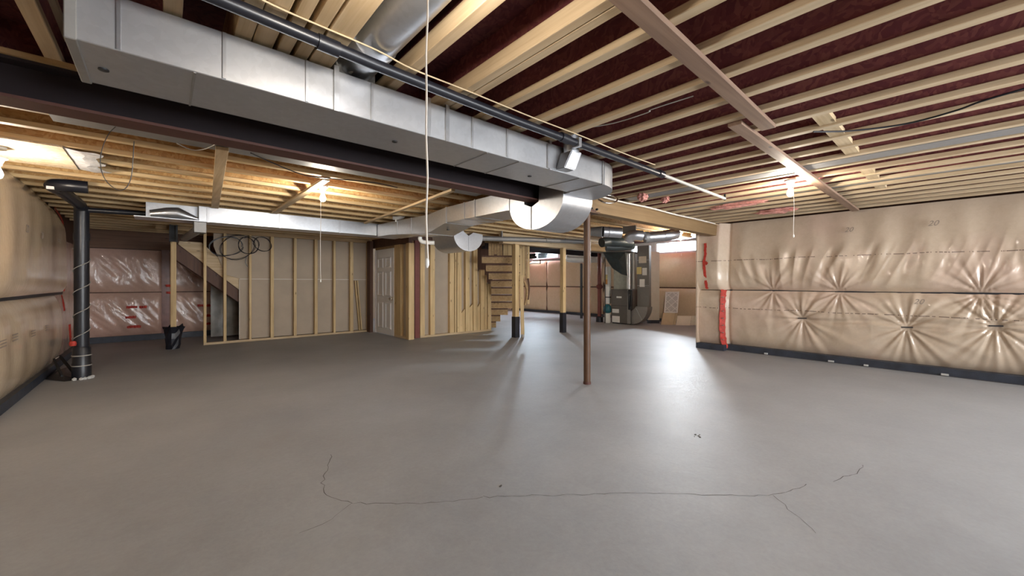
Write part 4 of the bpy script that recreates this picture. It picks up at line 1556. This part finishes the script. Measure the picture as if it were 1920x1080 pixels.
w_ = tube('metal_loop', arc_pts([PD(1122, 374, 4.75), PD(1135, 380, 4.7), PD(1150, 380, 4.75), PD(1158, 374, 4.85), PD(1150, 368, 4.9), PD(1138, 366, 4.9)]), 0.010, CHROME, None, 8)
tag(w_, 'shiny metal loop above the end of the wooden beam by the elbow', 'loop')

# coils of black cable above the stud wall
for i, (px, py, r_) in enumerate(((424, 462, 0.26), (445, 464, 0.30), (466, 460, 0.20), (492, 458, 0.17))):
    c0 = PY(px, py, 9.94 - 0.07 * i)
    pts = []
    rr_ = random.Random(40 + i)
    for k in range(49):
        a = 2 * math.pi * k / 24 + i
        q = r_ * (1 + 0.12 * math.sin(k * 0.55 + i))
        pts.append((c0.x + q * math.cos(a), c0.y - 0.0006 * k, min(2.33, c0.z + 0.8 * q * math.sin(a))))
    w_ = tube('cable_coil', pts, 0.006, BLACKP, None, 6)
    tag(w_, ['leftmost loose coil of black cable above the stair stringer', 'largest loose coil of black cable above the wall studs',
             'small coil of black cable right of the largest coil', 'rightmost small coil of black cable above the studs'][i], 'cable', 'coils of black cable')
w_ = tube('cable', arc_pts([PY(462, 480, 9.96), PY(460, 492, 9.96), PY(464, 500, 9.96)]), 0.006, BLACKP, None, 6)
tag(w_, 'short black cable end hanging below the small coil', 'cable')

# white plastic pipes at the crossover duct
w_ = tube('plastic_pipe', arc_pts([PD(788, 444, 6.5), PD(787.5, 448, 6.5), PD(791, 453, 6.5), PD(798, 454.5, 6.5), PD(814, 455.5, 6.5)]), 0.034, WHITEP, None, 12)
tag(w_, 'white plastic drain pipe bending below the crossover duct', 'pipe')
pw = thing('plastic_fitting', 'white plastic elbow fitting lying on top of the crossover duct', 'pipe', PD(748, 410, 6.6))
tube('elbow', arc_pts([PD(737, 409, 6.6), PD(746, 409, 6.6), PD(753, 407, 6.6), PD(759, 402, 6.6)]), 0.03, WHITEP, pw, 10)
tube('stub', [PD(742, 408, 6.58), PD(742, 416, 6.58)], 0.01, WHITEP, pw, 8)

# pink tufts of loose insulation
def tuft(c, sx, sy, sz, label, seed):
    bm = bmesh.new()
    bmesh.ops.create_icosphere(bm, subdivisions=3, radius=1.0)
    r = random.Random(seed)
    ph = [r.uniform(0, 6.28) for _ in range(6)]
    for vtx in bm.verts:
        p = vtx.co
        k = 1 + 0.22 * math.sin(7 * p.x + ph[0]) * math.sin(6 * p.y + ph[1]) + 0.18 * math.sin(11 * p.z + ph[2] + 5 * p.x) + r.uniform(-0.1, 0.1)
        vtx.co = Vector((c[0] + p.x * k * sx, c[1] + p.y * k * sy, c[2] + p.z * k * sz))
    return tag(from_bm('insulation_tuft', bm, FLUFF), label, 'insulation', 'loose pink insulation tufts')


tuft((4.46, 2.60, 2.315), 0.06, 0.06, 0.055, 'round pink insulation tuft poking out nearest the elbow', 1)
tuft((4.80, 2.49, 2.325), 0.035, 0.05, 0.055, 'small pale insulation tuft right of the round pink one', 2)
tuft((5.98, 2.05, 2.33), 0.05, 0.34, 0.035, 'long ragged pink insulation tuft at the end of the drain pipe', 3)
tuft((6.95, 1.85, 2.335), 0.06, 0.24, 0.04, 'ragged insulation tuft near the right wall, left of the right lamp', 4)

# ------------------------------------------------------------------ furnace room
fu = thing('furnace', 'grey upright furnace cabinet with white labels and an upper plenum', 'furnace', (10.7, 6.8, 0))
x0 = 10.37
box('cabinet', x0, 11.05, 6.46, 7.13, 0.03, 1.05, FURN, fu, 0.01)
box('foot', x0 + 0.03, 11.0, 6.5, 7.1, 0, 0.03, BLACKM, fu)
box('edge_trim', x0 - 0.006, x0 + 0.02, 6.45, 6.56, 0.03, 1.05, GALV_D, fu, label='lighter edge strip')
box('plenum', x0 + 0.02, 11.0, 6.50, 7.05, 1.05, 2.14, PLENUMM, fu, 0.006, 'dull green grey plenum above the cabinet')
box('door_gap', x0 - 0.003, x0, 6.56, 7.12, 0.55, 0.56, BLACKM, fu)
for (pa, pb, ya, yb, m) in ((1148, 1160.5, 579, 587, LABELW), (1147.8, 1162, 592, 605, LABELW), (1156, 1165.5, 555.5, 559, LABELW)):
    A, B = PX(pa, ya, x0 - 0.002), PX(pb, yb, x0 - 0.002)
    box('label', x0 - 0.005, x0, A.y, B.y, B.z, A.z, m, fu)
A, B = PX(1178, 542, x0 - 0.02), PX(1191, 580, x0 - 0.02)
box('burner_recess', x0 - 0.04, x0 + 0.02, B.y + 0.11, A.y, 0.45, 1.04, BLACKM, fu, 0.01, 'black recess and hoses at the side')
tube('hose', arc_pts([(x0 - 0.03, 6.50, 1.0), (x0 - 0.05, 6.47, 0.85), (x0 - 0.05, 6.45, 0.65), (x0 - 0.02, 6.47, 0.5)]), 0.03, BLACKP, fu, 8)
tube('flue_pipe', [PD(1179.5, 542, 11.55), PD(1179.5, 476, 11.55)], 0.065, GALV_B, fu, 16, 'bright round flue pipe')
tube('flue_pipe', [PD(1187.5, 542, 11.5), PD(1187.5, 474, 11.5)], 0.05, GALV_D, fu, 14)

GALV_R = galv('galvanised_return', (0.24, 0.235, 0.225), 0.6, 0.45)
rt = thing('return_duct', 'tall grey return duct with yellow and white labels right of the furnace', 'duct', (10.7, 6.1, 0))
xr = 10.5
box('drop', xr, 10.62, 5.93, 6.31, 0.55, 2.33, GALV_R, rt, 0.005)
prof = [(6.31, 0.55), (5.93, 0.55)]
for k in range(0, 11):
    a = math.radians(180 + 90 * k / 10)
    prof.append((6.45 + 0.52 * math.cos(a), 0.55 + 0.53 * math.sin(a)))
prof += [(6.46, 0.40), (6.40, 0.45), (6.34, 0.50)]
prism('boot_elbow', prof, 0, 10.42, 10.68, GALV_D, rt, 'rounded silver elbow at the floor', smooth=True)
bar('crease', (10.418, 6.30, 0.50), (10.418, 6.10, 0.15), 0.006, 0.012, GALV_B, rt)
for (pa, pb, ya, yb, m, nm) in ((1194, 1203, 501, 514, LABELY, 'label'), (1204.5, 1213, 502.5, 516, LABELW, 'label'), (1199.5, 1209, 523.5, 538, LABELW, 'label'), (1198, 1212, 481, 493, PALE, 'access_panel')):
    A, B = PX(pa, ya, xr), PX(pb, yb, xr)
    box(nm, xr - 0.006, xr, A.y, B.y, B.z, A.z, m, rt)
for z_ in (1.16, 1.9):
    box('slip_seam', xr - 0.005, xr, 5.93, 6.31, z_, z_ + 0.015, GALV, rt)

pp = thing('panel_column', 'pale plastic covered column between the return duct and the window wall', 'column', (11.6, 6.0, 0))
A, B = PD(1215.5, 530, 12.15), PD(1236.5, 530, 12.15)
bm = bmesh.new()
f_ = Vector((FX, FY, 0)) * 0.10
quad_solid([A, B, B + f_, A + f_], 0.1, 2.2)
bmesh.ops.recalc_face_normals(bm, faces=bm.faces[:])
from_bm('panel', bm, PALE, pp)
bm = bmesh.new()
quad_solid([A, B, B + f_, A + f_], 0.0, 0.1)
bmesh.ops.recalc_face_normals(bm, faces=bm.faces[:])
from_bm('foot', bm, MEMBRANE, pp)

pl = box('plenum_duct', 9.5, 11.1, 6.36, 7.3, 2.15, 2.335, GALV_D, None, 0.005)
tag(pl, 'dark flat supply plenum under the ceiling above the furnace', 'duct')
bm = bmesh.new()
pts = [PD(1131, 473, 11.2), PD(1152, 473, 11.1), PD(1172.5, 473, 11.1), PD(1174, 495, 11.15), PD(1176.5, 517, 11.2), PD(1166, 514, 11.1), PD(1149, 503, 11.15), PD(1139, 488, 11.2)]
A = [bm.verts.new(p) for p in pts]
cv = bm.verts.new(PD(1160, 488, 10.95))
back = [bm.verts.new(p + Vector((FX, FY, 0)) * 0.06) for p in pts]
for k in range(8):
    bm.faces.new([A[k], A[(k + 1) % 8], cv])
    bm.faces.new([A[k], back[k], back[(k + 1) % 8], A[(k + 1) % 8]])
bm.faces.new(back[::-1])
bmesh.ops.recalc_face_normals(bm, faces=bm.faces[:])
tp = from_bm('hanging_sheet', bm, TARP)
tag(tp, 'dark green black sheet hanging from the plenum in front of the furnace', 'sheet')

# condensate pump / humidifier
hp = thing('condensate_pump', 'white canister with a teal top standing left of the furnace', 'pump', floor_at(1141, 605) + (0,))
c0 = PD(1139.0, 605, 12.3)
c0.z = 0
lathe('canister', [(0.08, 0.0), (0.098, 0.02), (0.098, 0.26), (0.09, 0.30), (0.05, 0.31)], c0, WHITEP, hp, 16)
lathe('teal_top', [(0.06, 0.30), (0.11, 0.34), (0.13, 0.42), (0.11, 0.52), (0.05, 0.58)], c0, TEAL, hp, 12, 'teal and blue top')
vp = thing('vent_pipe', 'white upright plastic pipe with yellow labels left of the furnace', 'pipe', (c0.x, c0.y, 0.58))
tube('pipe', [PD(1140.5, 569, 12.45), PD(1140.5, 500, 12.45)], 0.085, WHITEP, vp, 16)
for ya, yb, m in ((515, 524, LABELY), (524, 533, LABELO)):
    A = PD(1137, yb, 12.33)
    B = PD(1137, ya, 12.33)
    bar('label', A, B, 0.07, 0.01, m, vp, up=(FX, FY, 0))
lathe('joint', [(0.09, 0), (0.09, 0.03)], PD(1140.5, 558, 12.45), BLACKM, vp, 16)
g_ = tube('gas_pipe', [PD(1134.5, 606, 12.2), PD(1134.5, 480, 12.2)], 0.014, BLACKM, None, 8)
tag(g_, 'thin black gas pipe running up beside the white vent pipe', 'pipe')
g_ = tube('black_pipe', [PD(1090, 597, 13.4), PD(1090, 494, 13.4)], 0.042, BLACKP, None, 12)
tag(g_, 'black vertical pipe just left of the brown post, by the far wall', 'pipe')
rp = thing('red_column', 'dark red steel column in front of the far wall, left of the furnace', 'column', PD(1124, 600, 12.6))
A = PD(1124, 500, 12.6)
lathe('tube', [(0.062, 0.0), (0.062, 2.34)], (A.x, A.y, 0), REDPOST, rp, 16)
lathe('black_foot', [(0.11, 0.0), (0.11, 0.16), (0.07, 0.18)], (A.x, A.y, 0), BLACKW, rp, 16)
lathe('collar', [(0.065, 0.0), (0.10, 0.04), (0.10, 0.10), (0.065, 0.14)], (A.x, A.y, 1.05), REDPOST, rp, 16)

# white duct and grey pipe by the far wall
wdk = tube('white_duct', arc_pts([PD(1061, 484, 13.4), PD(1067, 486, 13.4), PD(1078, 487, 13.4), PD(1100, 487, 13.3), PD(1131, 487, 13.2)]), 0.10, WHITEP, None, 16)
tag(wdk, 'fat white round duct bending behind the alone standing post, near the far wall', 'duct')
g_ = thing('grey_pipe', 'grey horizontal pipe with a black hook below the rear window band', 'pipe', PD(1020, 487, 16.3))
tube('pipe', [PD(1000, 488, 16.7), PD(1055, 486, 15.6)], 0.05, WIREG, g_, 12)
tube('black_hook', [PD(992, 494, 16.6), PD(1013, 494, 16.3), PD(1013, 487, 16.3)], 0.022, BLACKM, g_, 8)
for px in (1003, 1050):
    a = PD(px, 487.5, 16.6 if px < 1010 else 15.6)
    bar('wall_clip', a, (11.99, a.y, a.z), 0.03, 0.02, BLACKM, g_)

# round pipes and fittings under the furnace room ceiling
g_ = thing('round_pipe', 'long tan lit round sheet metal pipe in front of the inner beam', 'duct', (6.8, 6.35, 2.2))
tube('pipe', [PY(900, 447, 6.45), PY(1000, 449.5, 6.42), PY(1097, 454, 6.4)], 0.052, GALV_D, g_, 14)
for px in (940, 1060):
    p = PY(px, 450, 6.42)
    box('hanger', p.x, p.x + 0.02, 6.40, 6.44, p.z, 2.34, GALV_D, g_)
for px, py in ((1022, 450), (1078, 453)):
    p = PY(px, py, 6.41)
    lathe('joint', [(0.056, 0), (0.056, 0.02)], p, GALV_D, g_, 14, axis=0)
g_ = thing('duct_fitting', 'warm lit sheet metal fitting between the brown post and the furnace', 'duct fitting', (6.7, 4.7, 2.15))
A, B = PD(1131, 434.5, 7.3), PD(1165, 436.5, 7.3)
tube('drum', [A, B], 0.098, GALV, g_, 20)
tube('drum_end', [PD(1108, 434, 7.4), PD(1130, 434.5, 7.3)], [0.075, 0.104], GALV_D, g_, 16)
tube('drum_bead', [PD(1140, 435, 7.3), PD(1141.5, 435.1, 7.3)], 0.103, GALV_D, g_, 20)
g_ = thing('round_elbow', 'short silver round elbow hanging above the return duct', 'duct fitting', (6.9, 4.2, 2.1))
tube('elbow', arc_pts([PD(1177, 450, 7.6), PD(1182, 444, 7.55), PD(1192, 441, 7.5), PD(1204, 442, 7.5)]), 0.098, GALV, g_, 18)
p = PD(1192, 441, 7.5)
box('hanger', p.x, p.x + 0.02, min(p.y, 4.30), max(p.y, 4.35), p.z + 0.05, 2.34, GALV_D, g_)
g_ = thing('angled_pipe', 'shiny round pipe with segmented elbow next to the furnace room lamp', 'duct', (6.9, 3.9, 2.1))
tube('pipe', [PD(1216, 444.5, 7.5), PD(1247, 442, 7.5)], 0.100, GALV_B, g_, 20)
tube('elbow', arc_pts([PD(1245, 442, 7.5), PD(1257, 440.5, 7.5), PD(1268, 438, 7.55)]), 0.106, GALV, g_, 18)
tube('collar', [PD(1209, 445, 7.5), PD(1216, 444.6, 7.5)], 0.108, GALV_D, g_, 20)
g_ = thing('flexible_duct', 'black wrapped flexible ducts bundled under the ceiling above the dark sheet', 'duct', (8.0, 5.3, 2.0))
tube('sleeve', arc_pts([PD(1128, 455, 9.2), PD(1142, 453, 9.3), PD(1160, 453.5, 9.3), PD(1184, 456, 9.4)]), 0.11, TARP, g_, 14)
tube('sleeve', arc_pts([PD(1136, 463, 9.5), PD(1150, 464, 9.5), PD(1172, 463, 9.5), PD(1186, 461, 9.6)]), 0.085, TARP, g_, 14)
for px in (1140, 1174):
    p = PD(px, 454, 9.3)
    box('hanger', p.x, p.x + 0.02, p.y - 0.01, p.y + 0.01, p.z, 2.34, GALV_D, g_)

# filter and boards leaning against the far wall
fl = thing('air_filter', 'white furnace filter with diamond wire mesh leaning on the far wall', 'filter', PD(1259, 587, 12.0))
c00, c10, c11, c01 = PD(1245, 586.5, 12.0), PD(1270.5, 587, 11.9), PD(1273.5, 547, 12.05), PD(1248, 547.5, 12.15)
nrm_ = (c10 - c00).cross(c01 - c00).normalized()
if nrm_.dot(Vector((FX, FY, 0))) > 0:
    nrm_ = -nrm_


def pt_on(u, v):
    return c00 * (1 - u) * (1 - v) + c10 * u * (1 - v) + c11 * u * v + c01 * (1 - u) * v


bm = bmesh.new()
Fv = [bm.verts.new(pt_on(u, v) + nrm_ * 0.012) for u, v in ((0, 0), (1, 0), (1, 1), (0, 1))]
Bv = [bm.verts.new(pt_on(u, v) - nrm_ * 0.012) for u, v in ((0, 0), (1, 0), (1, 1), (0, 1))]
bm.faces.new(Fv)
bm.faces.new(Bv[::-1])
for k in range(4):
    bm.faces.new([Fv[k], Bv[k], Bv[(k + 1) % 4], Fv[(k + 1) % 4]])
bmesh.ops.recalc_face_normals(bm, faces=bm.faces[:])
from_bm('media', bm, FILTERM, fl)
for (u0, v0, u1, v1) in ((0.04, 0, 0.04, 1), (0.96, 0, 0.96, 1), (0, 0.025, 1, 0.025), (0, 0.975, 1, 0.975)):
    bar('frame_strip', pt_on(u0, v0) + nrm_ * 0.014, pt_on(u1, v1) + nrm_ * 0.014, 0.035, 0.008, LABELW, fl, up=nrm_)
bm = bmesh.new()
for (u0, v0, u1, v1) in ((0.05, 0.1, 0.95, 0.62), (0.05, 0.42, 0.95, 0.95), (0.05, 0.75, 0.5, 0.98), (0.5, 0.03, 0.95, 0.3),
                         (0.95, 0.1, 0.05, 0.62), (0.95, 0.42, 0.05, 0.95), (0.95, 0.75, 0.5, 0.98), (0.5, 0.03, 0.05, 0.3)):
    add_bar(bm, pt_on(u0, v0) + nrm_ * 0.016, pt_on(u1, v1) + nrm_ * 0.016, 0.016, 0.005, nrm_)
from_bm('wire_mesh', bm, LABELW, fl)


def lean_board(pa, pb, yt, yb, d0, d1, th, m, label, shift=0):
    A, B = PD(pa, yb, d0), PD(pb, yb, d1)
    A.z = B.z = 0.0
    up_ = PD(pa, yt, d0 + 0.12).z
    bm = bmesh.new()
    bk = Vector((FX, FY, 0)) * 0.13
    f_ = Vector((FX, FY, 0)) * th
    tl, trp = PD(pa + shift, yt, d0 + 0.13), PD(pb + shift, yt, d1 + 0.13)
    q = [A, B, Vector((trp.x, trp.y, up_)), Vector((tl.x, tl.y, up_))]
    Fv = [bm.verts.new(p) for p in q]
    Bv = [bm.verts.new(p + f_) for p in q]
    bm.faces.new(Fv)
    bm.faces.new(Bv[::-1])
    for k in range(4):
        bm.faces.new([Fv[k], Bv[k], Bv[(k + 1) % 4], Fv[(k + 1) % 4]])
    bmesh.ops.recalc_face_normals(bm, faces=bm.faces[:])
    return tag(from_bm('leaning_board', bm, m), label, 'board', 'boards leaning on the far wall')


lean_board(1239.5, 1262, 587, 608, 11.75, 11.70, 0.03, CARD, 'tan board leaning under the white filter, front one', 4)
lean_board(1262.5, 1266.5, 588, 608, 11.78, 11.76, 0.03, CARD, 'narrow tan board edge right beside the front tan board', 4)
lean_board(1267.5, 1294, 592, 609.5, 11.62, 11.55, 0.02, CREAM, 'cream board leaning beside the pillar, front of its stack', 3)
lean_board(1295, 1297.3, 592, 609, 11.60, 11.59, 0.02, CREAM, 'cream board edge next behind the front cream board', 3)
lean_board(1298, 1300.3, 592, 608.7, 11.62, 11.61, 0.02, CREAM, 'middle cream board edge of the stack by the pillar', 3)
lean_board(1301, 1305, 592, 608.4, 11.64, 11.62, 0.02, CREAM, 'rearmost cream board of the stack, nearest the pillar', 3)
